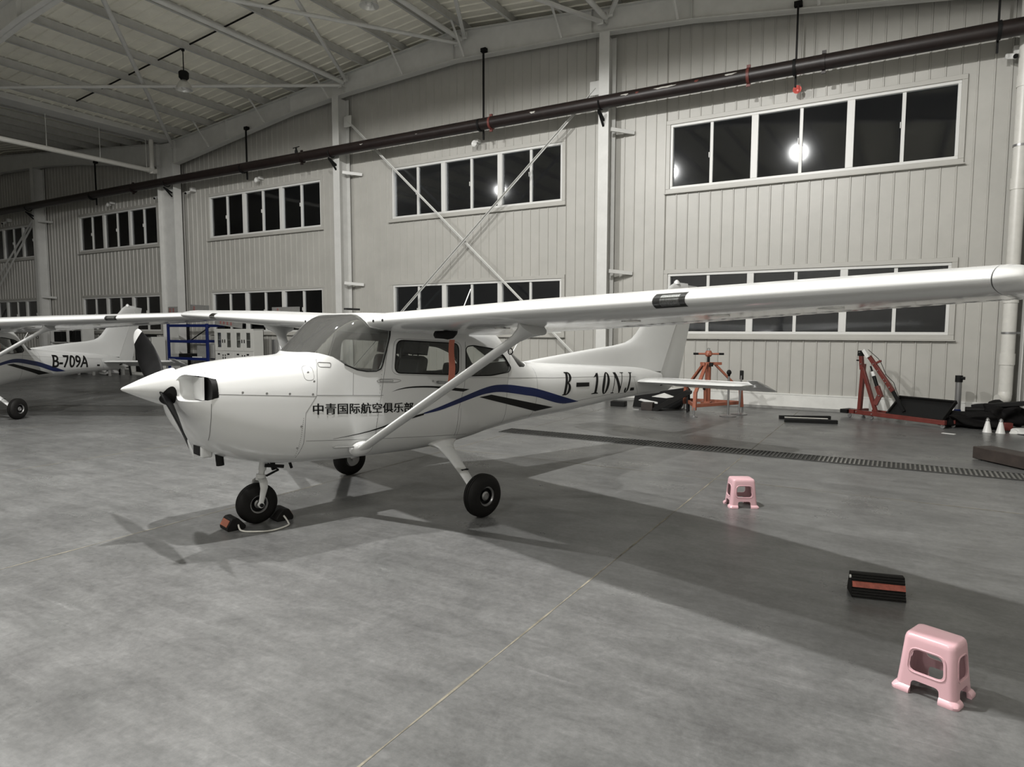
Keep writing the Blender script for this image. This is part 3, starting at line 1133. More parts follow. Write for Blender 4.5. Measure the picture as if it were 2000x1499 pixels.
    def wing_at(y):
        """leading edge x, z, chord, angle at span y"""
        if y < 2.54:
            xl, ch = -0.82, 1.63
        else:
            f = (y - 2.54) / (5.4 - 2.54)
            xl, ch = -0.82 + 0.12 * f, 1.63 - 0.49 * f
        return xl, 1.872 + 0.031 * y, ch, math.radians(4.3 - 3.2 * y / 5.5)

    def wpt(y, xc, zc, s, th=1.0, sq=1.0, xo=0.0):
        xl, zl, ch, an = wing_at(y)
        x, z = xc * ch * sq + xo, zc * ch * th
        return L(xl + x * math.cos(an) + z * math.sin(an), s * y, zl - x * math.sin(an) + z * math.cos(an))

    def cos_space(a, b, n):
        return [a + (b - a) * 0.5 * (1 - math.cos(PI * k / n)) for k in range(n + 1)]

    HINGE = 0.735
    nose = [HINGE * (1 - math.cos(PI / 2 * k / 22)) for k in range(23)]
    for s in (1, -1):
        m = MB()

        def full(y):
            return [wpt(y, xc, naca(xc, True), s) for xc in reversed(nose)] + [wpt(y, xc, naca(xc, False), s) for xc in nose[1:]]
        m.rings([full(y) for y in [0.44, 0.5, 0.7, 1.0, 1.5, 2.0, 2.54] + stations(2.8, 5.42, 12)])
        W = m.build('wing', WHITE2, A, angle=30)
        W['label'] = 'white high wing'
        # tip
        m = MB()
        cs = cos_space(0, 1, 30)
        rr = []
        for k in range(13):
            t = k / 12
            y = 5.425 + 0.11 * math.sin(t * PI / 2) if t < 1 else 5.535
            q = max(math.cos(t * PI / 2), 0.03)
            th, sq = q ** 0.45, 0.88 + 0.12 * q ** 0.6
            xo = 0.08 * (1 - q ** 0.6) * 1.14
            rr.append([wpt(y, xc, naca(xc, True), s, th, sq, xo) for xc in reversed(cs)] + [wpt(y, xc, naca(xc, False), s, th, sq, xo) for xc in cs[1:-1]])
        m.rings(rr)
        m.build('wing_tip', WHITE2, W, angle=50)
        m = MB()
        p = wpt(5.50, 0.06, 0.0, s, 1, 1, 0.06)
        m.lathe([(0.001, 0.05), (0.02, 0.045), (0.032, 0.02), (0.034, -0.01)], Matrix.Translation(p) @ Matrix.Rotation(-s * -PI / 2, 4, 'X'), 14)
        m.build('position_light', GREYMETAL, W)
        # flap and aileron with pressed ribs
        for name, ya, yb in (('flap', 0.56, 2.737), ('aileron', 2.743, 5.40)):
            m = MB()
            n = int((yb - ya) / 0.028)
            rs = []
            for k in range(n + 1):
                y = ya + (yb - ya) * k / n
                bump = 0.006 if k % 4 in (1, 2) and 0 < k < n else 0.0
                if y < 2.6 and k % 4 in (1, 2):
                    bump = 0.002
                xs_ = [HINGE + 0.008 + (0.998 - HINGE) * q / 8 for q in range(9)]
                zz = lambda xc, up: naca(min(xc, 1.0), up) + (bump if up else -bump) / 1.4 * (1 if HINGE + 0.03 < xc < 0.99 else 0)
                rs.append([wpt(y, xc, zz(xc, True), s) for xc in reversed(xs_)] + [wpt(y, xc, zz(xc, False), s) for xc in xs_])
            m.rings(rs)
            m.build(name, WHITE2, W, angle=30)
        # landing light behind a clear cover in the leading edge
        m = MB()
        y0, y1 = 3.73, 3.95
        la = [q / 10 * 0.02 for q in range(11)]
        prof = [(0.034, True), (0.02, True), (0.01, True), (0.003, True), (0.0, True), (0.003, False), (0.01, False), (0.02, False), (0.034, False)]
        m.rings([[wpt(y, xc, naca(xc, up), s) + Vector((-0.004, 0, 0)) for xc, up in prof] for y in stations(y0, y1, 6)], closed=False)
        m.build('landing_light', LENS, W, fix=False)
        m = MB()
        m.rings([[wpt(y, xc, naca(xc, up), s) + Vector((-0.001, 0, 0)) for xc, up in prof] for y in stations(y0, y1, 6)], closed=False)
        m.build('light_recess', mat('lamp_recess', (0.05, 0.05, 0.05), 0.4), W, fix=False)
        m = MB()
        m.rings([[wpt(y, xc, naca(xc, up), s) + Vector((-0.0025, 0, 0)) for xc, up in prof[1:-1]] for y in stations(y0 + 0.05, y1 - 0.04, 4)], closed=False)
        m.build('lamp_reflector', mat('lamp_cells', (0.5, 0.5, 0.48), 0.35, metal=0.7, var=0.5, scale=120), W, fix=False)
        # tie-down ring, access covers, vents on the underside
        for y, xc in ((1.1, 0.3), (1.9, 0.3), (3.2, 0.35), (3.9, 0.35), (4.6, 0.35)):
            p = wpt(y, xc, naca(xc, False) - 0.001, s)
            m = MB()
            m.lathe([(0.07, -0.003), (0.07, 0.003)], Matrix.Translation(p), 20)
            m.build('access_cover', ALU, W)
        for y in (0.62, 0.78):
            p = wpt(y, 0.002, 0.0, s)
            m = MB()
            m.lathe([(0.012, -0.01), (0.014, 0.006)], Matrix.Translation(p) @ Matrix.Rotation(-PI / 2, 4, 'Y'), 12)
            m.build('air_vent', BLACK, W)
        # strut
        p0, p1 = Vector(L(-0.90, s * 0.545, 0.665)), Vector(L(-0.42, s * 2.36, 1.845))
        d = (p1 - p0).normalized()
        fwd = Vector((1, 0, 0))
        fwd = (fwd - d * fwd.dot(d)).normalized()
        u = d.cross(fwd)
        m = MB()
        rs = []
        for k in range(25):
            t = k / 24
            c = p0 + (p1 - p0) * t
            a, b = 0.062, 0.03
            if t > 0.9:
                e = (t - 0.9) / 0.1
                a, b = 0.062 + 0.13 * e ** 2, 0.03 + 0.05 * e ** 2
            rs.append([c + fwd * (a * math.cos(q * PI / 12)) + u * (b * math.sin(q * PI / 12)) for q in range(24)])
        m.rings(rs)
        S = m.build('wing_strut', WHITE, A, angle=50)
        m = MB()
        rs = []
        for k in range(13):
            t = k / 12
            y = 0.50 + 0.10 * t
            q = math.sqrt(max(0.0, 1 - t * t))
            rs.append([L(-0.90 + 0.035 * t + (0.10 * q + 0.012) * math.cos(a), s * y, 0.66 + 0.035 * t + (0.062 * q + 0.01) * math.sin(a)) for a in [j * PI / 12 for j in range(24)]])
        m.rings(rs)
        m.build('strut_fairing', WHITE, S, angle=50)
        m = MB()
        q = p0 + (p1 - p0) * 0.86 + fwd * 0.05 - u * 0.03 * 0
        m.tube([q + Vector((0.02 + 0.025 * math.cos(a), 0, -0.035 + 0.025 * math.sin(a))) for a in [j * PI / 8 for j in range(17)]], 0.005, 6)
        m.build('tie_down_ring', BLACK, S)

    # pitot tube and stall vent on the left wing only
    m = MB()
    pz = 1.83
    m.tube([L(-0.30, 1.2, 1.87), L(-0.30, 1.2, 1.79), L(-0.34, 1.2, 1.775), L(-0.46, 1.2, 1.772)], [0.025, 0.016, 0.012, 0.01], 10)
    m.build('pitot_tube', WHITE, A)

    # ---- tail
    def fin_le(z):
        P = [(1.25, 1.62), (1.43, 1.66), (1.49, 2.13), (1.60, 3.07), (1.655, 3.62), (1.70, 3.90), (1.76, 4.06), (1.84, 4.17), (2.0, 4.34), (2.54, 4.96), (2.62, 5.05), (2.67, 5.16), (2.69, 5.27)]
        for (a, xa), (b, xb) in zip(P, P[1:]):
            if z <= b:
                return xa + (xb - xa) * (z - a) / (b - a)
        return P[-1][1]

    def fin_te(z):
        return 4.80 + (z - 1.25) * 0.535

    def fin_ring(x0, x1, z, th, nose=True, n=14):
        up, dn = [], []
        for k in range(n + 1):
            t = k / n
            prof = (math.sqrt(t) * 1.55 * (1 - t * 0.45)) if nose else (1 - t) * 0.95 + 0.05
            h = th / 2 * min(prof, 1.0)
            up.append(L(x0 + (x1 - x0) * t, h, z))
            dn.append(L(x0 + (x1 - x0) * t, -h, z))
        return up + dn[::-1]

    m = MB()
    zs = [1.25, 1.38, 1.43, 1.46, 1.49, 1.53, 1.57, 1.6, 1.63, 1.655, 1.68, 1.70, 1.73, 1.76, 1.80, 1.84, 1.9, 2.0, 2.2, 2.4, 2.54, 2.6, 2.64, 2.67, 2.69]
    m.rings([fin_ring(fin_le(z), max(fin_te(z), fin_le(z) + 0.1), z, (0.13 - 0.04 * (z - 1.25) / 1.4) * (1.0 if z < 2.6 else max(0.15, 1 - ((z - 2.6) / 0.1) ** 2))) for z in zs])
    m.build('vertical_fin', WHITE, A, angle=50)
    m = MB()

    def rud_te(z):
        P = [(0.93, 5.08), (1.05, 5.34), (1.12, 5.40), (1.834, 5.62), (2.60, 5.86), (2.65, 5.87)]
        for (a, xa), (b, xb) in zip(P, P[1:]):
            if z <= b:
                return xa + (xb - xa) * (z - a) / (b - a)
        return P[-1][1]
    zs = [0.93, 1.0, 1.06, 1.12, 1.3, 1.6, 1.834, 2.1, 2.4, 2.58, 2.64, 2.66]
    m.rings([fin_ring(4.815 + (z - 1.25) * 0.535, rud_te(z), z, 0.085 if z < 2.6 else 0.05, False) for z in zs])
    m.build('rudder', WHITE, A, angle=50)
    m = MB()
    m.tube([L(5.25, 0, 2.66), L(5.25, 0, 2.70), L(5.25, 0, 2.73)], [0.05, 0.045, 0.015], 12)
    m.build('beacon', WHITE, A)
    m = MB()
    m.tube([L(4.82, 0, 1.18), L(4.85, 0, 1.36)], 0.012, 6)
    m.bar(L(4.7, 0.06, 1.02), L(4.86, 0.09, 1.06), 0.02, 0.03)
    m.bar(L(4.7, -0.06, 1.02), L(4.86, -0.09, 1.06), 0.02, 0.03)
    m.build('control_horn', BLACK, A)
    for s in (1, -1):
        def st(y, x0, x1, z, th, hinge=False, n=14, droop=0.0):
            up, dn = [], []
            for k in range(n + 1):
                t = k / n
                prof = (1 - t) * 0.95 + 0.05 if hinge else min(1.0, math.sqrt(t) * 1.6) * (1 - 0.25 * t)
                h = th / 2 * prof
                x = x0 + (x1 - x0) * t
                zz = z - (x - x0) * math.tan(droop)
                up.append(L(x, s * y, zz + h))
                dn.append(L(x, s * y, zz - h))
            return up + dn[::-1]

        m = MB()
        ys = [0.05, 0.3, 0.8, 1.3, 1.55, 1.60, 1.64, 1.665]
        rs = []
        for y in ys:
            e = max(0.0, (y - 1.5) / 0.17)
            rs.append(st(y, 3.97 + 0.17 * y + 0.10 * e ** 2, 4.70, 1.115 + 0.008 * y, (0.10 - 0.02 * y / 1.6) * math.sqrt(max(0.05, 1 - e * e))))
        m.rings(rs)
        Hs = m.build('tailplane', WHITE2, A, angle=50)
        m = MB()
        m.rings([st(y, 4.712, 5.16, 1.118 + 0.008 * y, 0.07, True, 14, math.radians(15)) for y in [0.10] + [0.14 + 0.03 * k for k in range(50)] + [1.66]])
        # balance horn ahead of the hinge, tipped up
        m.rings([st(y, 4.45, 4.72, 1.118 + 0.008 * y + 0.074, 0.05 if 1.69 < y < 1.83 else 0.02, False, 8, math.radians(15)) for y in (1.68, 1.70, 1.80, 1.83)])
        m.rings([st(y, 4.712, 5.16 - (y - 1.66) * 0.3, 1.118 + 0.008 * y, 0.07 if y < 1.8 else 0.03, True, 14, math.radians(15)) for y in (1.66, 1.8, 1.83)])
        m.build('elevator', WHITE2, Hs, angle=40)

    # ---- undercarriage
    def wheel(cx, cy, cz, r, wd, s):
        m = MB()
        M = Matrix.Translation(L(cx, cy, cz)) @ Matrix.Rotation(s * PI / 2, 4, 'X')
        pr = []
        ri = r * 0.46
        for k in range(25):
            a = -PI * 0.5 - PI * 0.0 + PI * k / 24
            e = 2.6
            c_, s_ = math.cos(a), math.sin(a)
            pr.append((ri + (r - ri) * abs(c_) ** (2 / e), wd / 2 * math.copysign(abs(s_) ** (2 / e), s_)))
        g = []
        for q, (rad, h) in enumerate(pr):
            g.append((rad, h))
        # tread grooves
        top = [(r - 0.001, -wd * 0.20), (r - 0.007, -wd * 0.19), (r - 0.007, -wd * 0.16), (r, -wd * 0.15), (r, -0.006), (r - 0.007, -0.004), (r - 0.007, 0.004), (r, 0.006), (r, wd * 0.15), (r - 0.007, wd * 0.16), (r - 0.007, wd * 0.19), (r - 0.001, wd * 0.20)]
        g = [p for p in pr if p[1] < -wd * 0.24] + top + [p for p in pr if p[1] > wd * 0.24]
        g = [(ri * 0.98, -wd * 0.34)] + g + [(ri * 0.98, wd * 0.34)]
        m.lathe(g, M, 56, cap=False)
        T = m.build('wheel', RUBBER, A, angle=40)
        m = MB()
        # outer rim, dish, bolts and cap on both faces
        for f in (-1, 1):
            F = M @ Matrix.Rotation(0 if f > 0 else PI, 4, 'X')
            m.lathe([(ri * 1.02, wd * 0.30), (ri * 1.02, wd * 0.40), (ri * 0.88, wd * 0.40), (ri * 0.8, wd * 0.32), (ri * 0.74, wd * 0.12), (ri * 0.5, wd * 0.12), (ri * 0.46, wd * 0.3), (ri * 0.3, wd * 0.36), (ri * 0.28, wd * 0.30), (0.001, wd * 0.30)], F, 36, cap=False)
        m.build('wheel_hub', GREYMETAL, T, angle=30)
        m = MB()
        for f in (-1, 1):
            F = M @ Matrix.Rotation(0 if f > 0 else PI, 4, 'X')
            m.lathe([(ri * 0.79, wd * 0.315), (ri * 0.74, wd * 0.125), (ri * 0.52, wd * 0.125), (ri * 0.47, wd * 0.29)], F, 36, cap=False)
        m.build('hub_recess', BLACK, T, angle=30)
        return T

    for s in (1, -1):
        wheel(0.0, s * 1.28, 0.212, 0.212, 0.16, s)
        m = MB()
        rs = []
        P = [(0.135, 0.40, 0.64, 0.115, 0.03), (0.13, 0.5, 0.585, 0.10, 0.03), (0.09, 0.72, 0.48, 0.07, 0.026), (0.04, 0.98, 0.345, 0.056, 0.022), (0.0, 1.17, 0.235, 0.05, 0.02)]
        for x, y, z, a, b in P:
            rs.append([L(x + a * math.cos(q * PI / 10), s * (y + b * 0.5 * math.sin(q * PI / 10)), z + b * math.sin(q * PI / 10)) for q in range(20)])
        m.rings(rs)
        G = m.build('main_gear_leg', WHITE, A, angle=50)
        m = MB()
        rs = []
        for k in range(9):
            t = k / 8
            e = (1 - t) ** 2
            rs.append([L(0.135 - 0.01 * t + (0.10 + 0.10 * e) * math.cos(q * PI / 12), s * (0.44 + 0.12 * t), 0.632 - 0.075 * t + (0.035 + 0.035 * e) * math.sin(q * PI / 12)) for q in range(24)])
        m.rings(rs)
        m.build('leg_fairing', WHITE, G, angle=50)
        m = MB()
        c = L(0.055, s * 0.91, 0.40)
        m.box(c + Vector((0.01, 0, 0)), (0.085, 0.05, 0.012))
        m.bar(c, c + Vector((0, s * 0.03, -0.03)), 0.06, 0.02)
        m.build('boarding_step', BLACK, G)
        m = MB()
        m.tube([L(0, s * 1.15, 0.215), L(0, s * 1.25, 0.212)], 0.03, 12)
        m.lathe([(0.085, -0.008), (0.085, 0.008)], Matrix.Translation(L(0, s * 1.195, 0.212)) @ Matrix.Rotation(PI / 2, 4, 'X'), 24)
        m.build('axle', GREYMETAL, G)
    nx, nz = -1.70, 0.162
    wheel(nx, 0, nz, 0.19, 0.14, 1)
    m = MB()
    m.tube([L(-1.61, 0, 0.70), L(-1.645, 0, 0.47)], 0.036, 14)
    m.tube([L(-1.645, 0, 0.48), L(-1.66, 0, 0.40)], 0.028, 14)
    N = m.build('nose_gear_strut', WHITE, A)
    m = MB()
    m.tube([L(-1.655, 0, 0.43), L(-1.665, 0, 0.375)], 0.045, 14)
    for s in (1, -1):
        pts = [L(-1.66, s * 0.03, 0.40), L(-1.668, s * 0.085, 0.37), L(-1.67, s * 0.10, 0.32), L(-1.685, s * 0.098, 0.24), L(nx, s * 0.095, nz)]
        rs = []
        for p, a in zip(pts, (0.04, 0.04, 0.036, 0.028, 0.024)):
            rs.append([p + Vector((a * math.cos(q * PI / 8), 0.012 * math.sin(q * PI / 8), 0)) for q in range(16)])
        m.rings(rs)
        m.lathe([(0.028, -0.014), (0.028, 0.014)], Matrix.Translation(L(nx, s * 0.095, nz)) @ Matrix.Rotation(PI / 2, 4, 'X'), 16)
    m.build('fork', WHITE, N, angle=45)
    m = MB()
    m.lathe([(0.018, -0.02), (0.018, 0.02)], Matrix.Translation(L(nx, 0.105, nz)) @ Matrix.Rotation(PI / 2, 4, 'X'), 14)
    m.bar(L(-1.62, 0.03, 0.415), L(-1.50, 0.03, 0.46), 0.02, 0.015)
    m.bar(L(-1.50, 0.03, 0.46), L(-1.60, 0.02, 0.53), 0.015, 0.015)
    m.bar(L(-1.66, 0.1, 0.53), L(-1.48, 0.1, 0.50), 0.02, 0.03)
    m.bar(L(-1.55, 0, 0.54), L(-1.53, 0.0, 0.46), 0.03, 0.04)
    m.build('torque_link', BLACK, N)
    m = MB()
    m.tube([L(-1.44, 0.12, 0.57), L(-1.41, 0.12, 0.48)], 0.014, 8)
    m.build('breather_tube', BLACK, A)

    # ---- propeller and spinner
    hub = (-2.50, 0.0, 1.285)
    P = thing('propeller', 'two-bladed propeller', 'propeller')
    del P['label'], P['category']
    P.parent = A
    m = MB()
    Mx = Matrix.Translation(L(-2.412, 0, 1.285)) @ Matrix.Rotation(-PI / 2, 4, 'Y')
    SPIN = [(0.168, 0.0), (0.158, 0.05), (0.133, 0.12), (0.104, 0.19), (0.073, 0.26), (0.04, 0.33), (0.013, 0.385)]
    m.lathe([(0.12, -0.005), (0.168, -0.004), (0.168, 0.006), (0.158, 0.05), (0.133, 0.12), (0.104, 0.19), (0.073, 0.26), (0.04, 0.33), (0.013, 0.385), (0.001, 0.396)], Mx, 40)
    m.build('spinner', WHITE, P, angle=60)

    def cone(x):
        for (ra, xa), (rb, xb) in zip(SPIN, SPIN[1:]):
            if x <= xb:
                return ra + (rb - ra) * (x - xa) / (xb - xa)
        return 0.01

    for k in (0, 1):
        ang = math.radians(31) + k * PI
        er = Vector((0, math.cos(ang), math.sin(ang)))
        v = Vector((0, math.sin(ang), -math.cos(ang)))
        fw = Vector((-1, 0, 0))

        def sect(r, extra=1.0):
            t = max(0.0, (r - 0.1) / 0.8)
            ch = (0.125 + 0.20 * t * (1 - t) * 2.0 - 0.02 * t) * extra
            be = math.radians(52 - 36 * t ** 0.6)
            le = v * math.cos(be) + fw * math.sin(be)
            nn = er.cross(le)
            th = 0.032 * (1 - t) + 0.007
            c = Vector(L(*hub)) + er * r
            return [c + le * (ch / 2 * math.cos(q * PI / 10)) + nn * (th / 2 * math.sin(q * PI / 10)) for q in range(20)]
        m = MB()
        m.rings([sect(0.05 + 0.75 * j / 22) for j in range(23)])
        B = m.build('blade', PROP, P, angle=40)
        m = MB()
        tips = [(0.80, 1.0), (0.85, 1.0), (0.885, 0.93), (0.905, 0.72), (0.915, 0.35)]
        m.rings([sect(r, e) for r, e in tips])
        m.build('blade_tip', WHITE, B, angle=50)
        m = MB()
        rim = []
        ctr = None
        for q in range(25):
            t_ = 2 * PI * q / 24
            xx = 0.075 + 0.062 * math.cos(t_)
            aa = ang + 0.62 * math.sin(t_) * (1.0 - 0.25 * math.cos(t_)) + 0.12 * math.cos(t_)
            rr_ = cone(xx) + 0.004
            rim.append(Vector((-2.412 - xx, rr_ * math.cos(aa), 1.285 + rr_ * math.sin(aa))))
        rr_ = cone(0.075) + 0.008
        ctr = Vector((-2.412 - 0.075, rr_ * math.cos(ang), 1.285 + rr_ * math.sin(ang)))
        mid = []
        for q in range(25):
            t_ = 2 * PI * q / 24
            xx = 0.075 + 0.031 * math.cos(t_)
            aa = ang + 0.31 * math.sin(t_) + 0.06 * math.cos(t_)
            rr_ = cone(xx) + 0.005
            mid.append(Vector((-2.412 - xx, rr_ * math.cos(aa), 1.285 + rr_ * math.sin(aa))))
        for q in range(24):
            m.poly([mid[q], rim[q], rim[q + 1], mid[q + 1]])
            m.poly([ctr, mid[q], mid[q + 1]])
        m.build('blade_hole_shade', BLACK, B)  # black patch on the cone, painting the dark hole round the blade root

    # ---- nose details
    for s in (1, -1):
        m = MB()
        m.prism(inlet, lambda a, b, d, s=s: L(d, s * a, b), -2.245, -2.20)
        m.build('air_inlet', BLACK, A)
        m = MB()
        m.box(L(-2.285, s * 0.235, 1.29), (0.02, 0.26, 0.19))
        m.build('inlet_baffle', WHITE, A)
    m = MB()
    sc = [(-2.30, 0.80), (-2.10, 0.79), (-2.08, 0.64), (-2.24, 0.66)]
    m.box(L(-2.19, 0.05, 0.745), (0.10, 0.20, 0.16))
    m.build('air_scoop', WHITE, A, bevel=0.02)
    m = MB()
    m.box(L(-2.242, 0.05, 0.745), (0.01, 0.15, 0.11))
    m.build('scoop_opening_shade', BLACK, A)  # black plate painting the shade inside the scoop mouth
    m = MB()
    m.tube([L(-2.08, 0.12, 0.70), L(-2.07, 0.12, 0.585)], 0.034, 16, cap=False)
    m.tube([L(-2.08, 0.12, 0.69), L(-2.071, 0.12, 0.60)], 0.030, 16)
    m.build('exhaust_pipe', BLACK, A)
    m = MB()
    m.tube([L(-1.17, 0.50, 0.70), L(-1.15, 0.54, 0.705), L(-0.99, 0.55, 0.695)], 0.009, 8)
    m.build('entry_step_bar', ALU, A)

    # ---- cabin: seats, glareshield, belts
    def seat(cx, cy, wd, bench=False):
        nm = 'rear_seat' if bench else 'front_seat'
        m = MB()
        m.box(L(cx, cy, 1.02), (0.46, wd, 0.16))
        S = m.build(nm, SEATCLOTH, A, bevel=0.05)
        m = MB()
        R = Matrix.Rotation(0.2, 3, 'Y')
        m.box(L(cx + 0.28, cy, 1.13 if bench else 1.33), (0.12, wd, 0.34 if bench else 0.44), R=R)
        m.build('backrest', SEATCLOTH, S, bevel=0.05)
        m = MB()
        if bench:
            m.box(L(cx + 0.34, cy - 0.22, 1.36), (0.09, 0.24, 0.16), R=R)
            m.box(L(cx + 0.34, cy + 0.22, 1.36), (0.09, 0.24, 0.16), R=R)
        else:
            m.box(L(cx + 0.35, cy, 1.67), (0.12, wd * 0.7, 0.22), R=R)
            m.tube([L(cx + 0.32, cy - 0.05, 1.48), L(cx + 0.34, cy - 0.05, 1.58)], 0.008, 6)
            m.tube([L(cx + 0.32, cy + 0.05, 1.48), L(cx + 0.34, cy + 0.05, 1.58)], 0.008, 6)
        m.build('headrest', SEATCLOTH, S, bevel=0.04)
        return S
    seat(-0.42, 0.26, 0.42)
    seat(-0.42, -0.26, 0.42)
    seat(0.42, 0.0, 0.9, True)
    m = MB()
    rs = []
    for x, zt, w in ((-1.30, 1.50, 0.44), (-1.2, 1.53, 0.46), (-1.08, 1.545, 0.47), (-0.98, 1.53, 0.46), (-0.96, 1.50, 0.45)):
        rs.append([L(x, w * math.cos(PI * k / 12), 1.36 + (zt - 1.36) * abs(math.sin(PI * k / 12)) ** 0.45) for k in range(13)] + [L(x, -w, 1.2), L(x, w, 1.2)])
    m.rings(rs)
    m.build('glareshield', SEATCLOTH, A, angle=60)
    m = MB()
    for y in (0.26, -0.26):
        m.tube([L(-0.97, y, 1.30), L(-0.84, y, 1.31)], 0.014, 8)
        m.tube([L(-0.84, y - 0.13, 1.40), L(-0.84, y - 0.12, 1.31), L(-0.84, y + 0.12, 1.31), L(-0.84, y + 0.13, 1.40)], 0.014, 8)
    m.build('control_yoke', BLACK, A)
    # aerials
    m = MB()
    m.tube([L(0.55, 0.2, 1.95), L(0.72, 0.2, 2.3)], 0.006, 6)
    m.tube([L(1.42, 0.12, 1.50), L(1.64, 0.12, 1.80)], 0.006, 6)
    m.build('antenna', WHITE, A)
    m = MB()
    m.box(L(-0.55, -0.25, 2.03), (0.16, 0.06, 0.02))
    m.build('roof_vent', BLACK, A)
    return A


def surface_text(root, polys, name, mt, off=0.0035, s=1):
    """lettering given as quads strips in side view"""
    mb = MB()
    for tp, bt in polys:
        rows = 14
        ids = []
        for a, b in zip(tp, bt):
            ids.append([mb.pt(L(b[0] + (a[0] - b[0]) * k / rows, s * (surf(b[0] + (a[0] - b[0]) * k / rows, b[1] + (a[1] - b[1]) * k / rows) + off), b[1] + (a[1] - b[1]) * k / rows)) for k in range(rows + 1)])
        for i in range(len(ids) - 1):
            for k in range(rows):
                mb.face((ids[i][k], ids[i + 1][k], ids[i + 1][k + 1], ids[i][k + 1]))
    return mb.build(name, mt, root, fix=False)


def font_text(root, body, quad, name, mt, weight=0.0, off=0.0035, twice=0.0):
    """built-in type laid on the fuselage side; quad = lower left, lower right, upper left, upper right in side view"""
    cu = bpy.data.curves.new('lettering', 'FONT')
    cu.body = body
    cu.offset = weight
    cu.resolution_u = 5
    t = bpy.data.objects.new('lettering', cu)
    COL.objects.link(t)
    bpy.context.view_layer.update()
    dg = bpy.context.evaluated_depsgraph_get()
    me = bpy.data.meshes.new_from_object(t.evaluated_get(dg), depsgraph=dg)
    bpy.data.objects.remove(t)
    bm = bmesh.new()
    bm.from_mesh(me)
    xs = [v.co.x for v in bm.verts]
    ys = [v.co.y for v in bm.verts]
    x0, x1, y0, y1 = min(xs), max(xs), min(ys), max(ys)
    (ax, az), (bx, bz), (cx, cz), (dx, dz) = quad
    bmesh.ops.triangulate(bm, faces=bm.faces[:])
    for _ in range(3):
        lim = 0.06 * (x1 - x0) * 1.0 / max(abs(bx - ax), 0.01)
        le = [e for e in bm.edges if e.calc_length() > lim]
        if not le:
            break
        bmesh.ops.subdivide_edges(bm, edges=le, cuts=1)
        bmesh.ops.triangulate(bm, faces=[f for f in bm.faces if len(f.verts) > 3])
    for v in bm.verts:
        u, w = (v.co.x - x0) / (x1 - x0), (v.co.y - y0) / (y1 - y0)
        x = (ax * (1 - u) + bx * u) * (1 - w) + (cx * (1 - u) + dx * u) * w
        z = (az * (1 - u) + bz * u) * (1 - w) + (cz * (1 - u) + dz * u) * w
        v.co = (x, 0, z)
    if twice:
        g = bmesh.ops.duplicate(bm, geom=bm.verts[:] + bm.edges[:] + bm.faces[:])['geom']
        for v in g:
            if isinstance(v, bmesh.types.BMVert):
                v.co.x += twice
    for v in bm.verts:
        v.co = L(v.co.x, surf(v.co.x, v.co.z) + off, v.co.z)
    bm.to_mesh(me)
    bm.free()
    me.materials.clear()
    me.materials.append(mt)
    o = bpy.data.objects.new(name, me)
    COL.objects.link(o)
    o.parent = root
    return o


def glyphs(letters):
    out = []

    def arc(cx, cy, rx, ry, a0, a1, n=26):
        return [(cx + rx * math.cos(math.radians(a0 + (a1 - a0) * k / n)), cy + ry * math.sin(math.radians(a0 + (a1 - a0) * k / n))) for k in range(n + 1)]

    def rect(u0, v0, u1, v1, n=6):
        return ([(u0 + (u1 - u0) * k / n, v1) for k in range(n + 1)], [(u0 + (u1 - u0) * k / n, v0) for k in range(n + 1)])

    def seg(p, q, r, t, n=8):
        """quad between edge p-q and edge r-t"""
        return ([(p[0] + (q[0] - p[0]) * k / n, p[1] + (q[1] - p[1]) * k / n) for k in range(n + 1)], [(r[0] + (t[0] - r[0]) * k / n, r[1] + (t[1] - r[1]) * k / n) for k in range(n + 1)])
    G = {
        'B': [rect(.15, 0, .46, 1), rect(0, .955, .5, 1), rect(0, 0, .5, .045), (arc(.42, .765, .50, .235, 90, -90), arc(.42, .765, .18, .19, 90, -90)), (arc(.42, .275, .58, .275, 90, -90), arc(.42, .275, .24, .225, 90, -90))],
        '-': [rect(0, 0, 1, 1)],
        '1': [rect(.40, .03, .74, .97), rect(.02, 0, 1, .04), seg((.3, .06), (.86, .06), (.1, .03), (.98, .03)), seg((.44, .93), (.72, 1.0), (.44, .84), (.72, .8)), seg((.05, .80), (.5, .97), (.02, .77), (.5, .84))],
        '0': [(arc(.5, .5, .5, .5, 0, 360, 48), arc(.5, .5, .14, .45, 0, 360, 48))],
        'N': [rect(.13, .02, .185, .9), rect(.83, .1, .885, .98), seg((.02, 1), (.27, 1), (.80, 0), (.885, 0), 10), rect(.68, .965, 1.0, 1), rect(0, 0, .3, .035), seg((.27, 1), (.885, .22), (.27, .99), (.885, 0), 10)],
        'J': [rect(.50, .2, .80, .98), rect(.24, .965, 1, 1), (arc(.42, .2, .38, .2, 0, -180), arc(.42, .2, .08, .16, 0, -180)), (arc(.16, .2, .12, .06, 0, 360), arc(.16, .2, .001, .001, 0, 360))],
    }
    for ch, q in letters:
        (tlx, tlz), (trx, trz), (brx, brz), (blx, blz) = q

        def mp(p):
            u, v = p
            return ((blx * (1 - u) + brx * u) * (1 - v) + (tlx * (1 - u) + trx * u) * v, (blz * (1 - u) + brz * u) * (1 - v) + (tlz * (1 - u) + trz * u) * v)
        for a, b in G[ch]:
            out.append(([mp(p) for p in a], [mp(p) for p in b]))
    return out


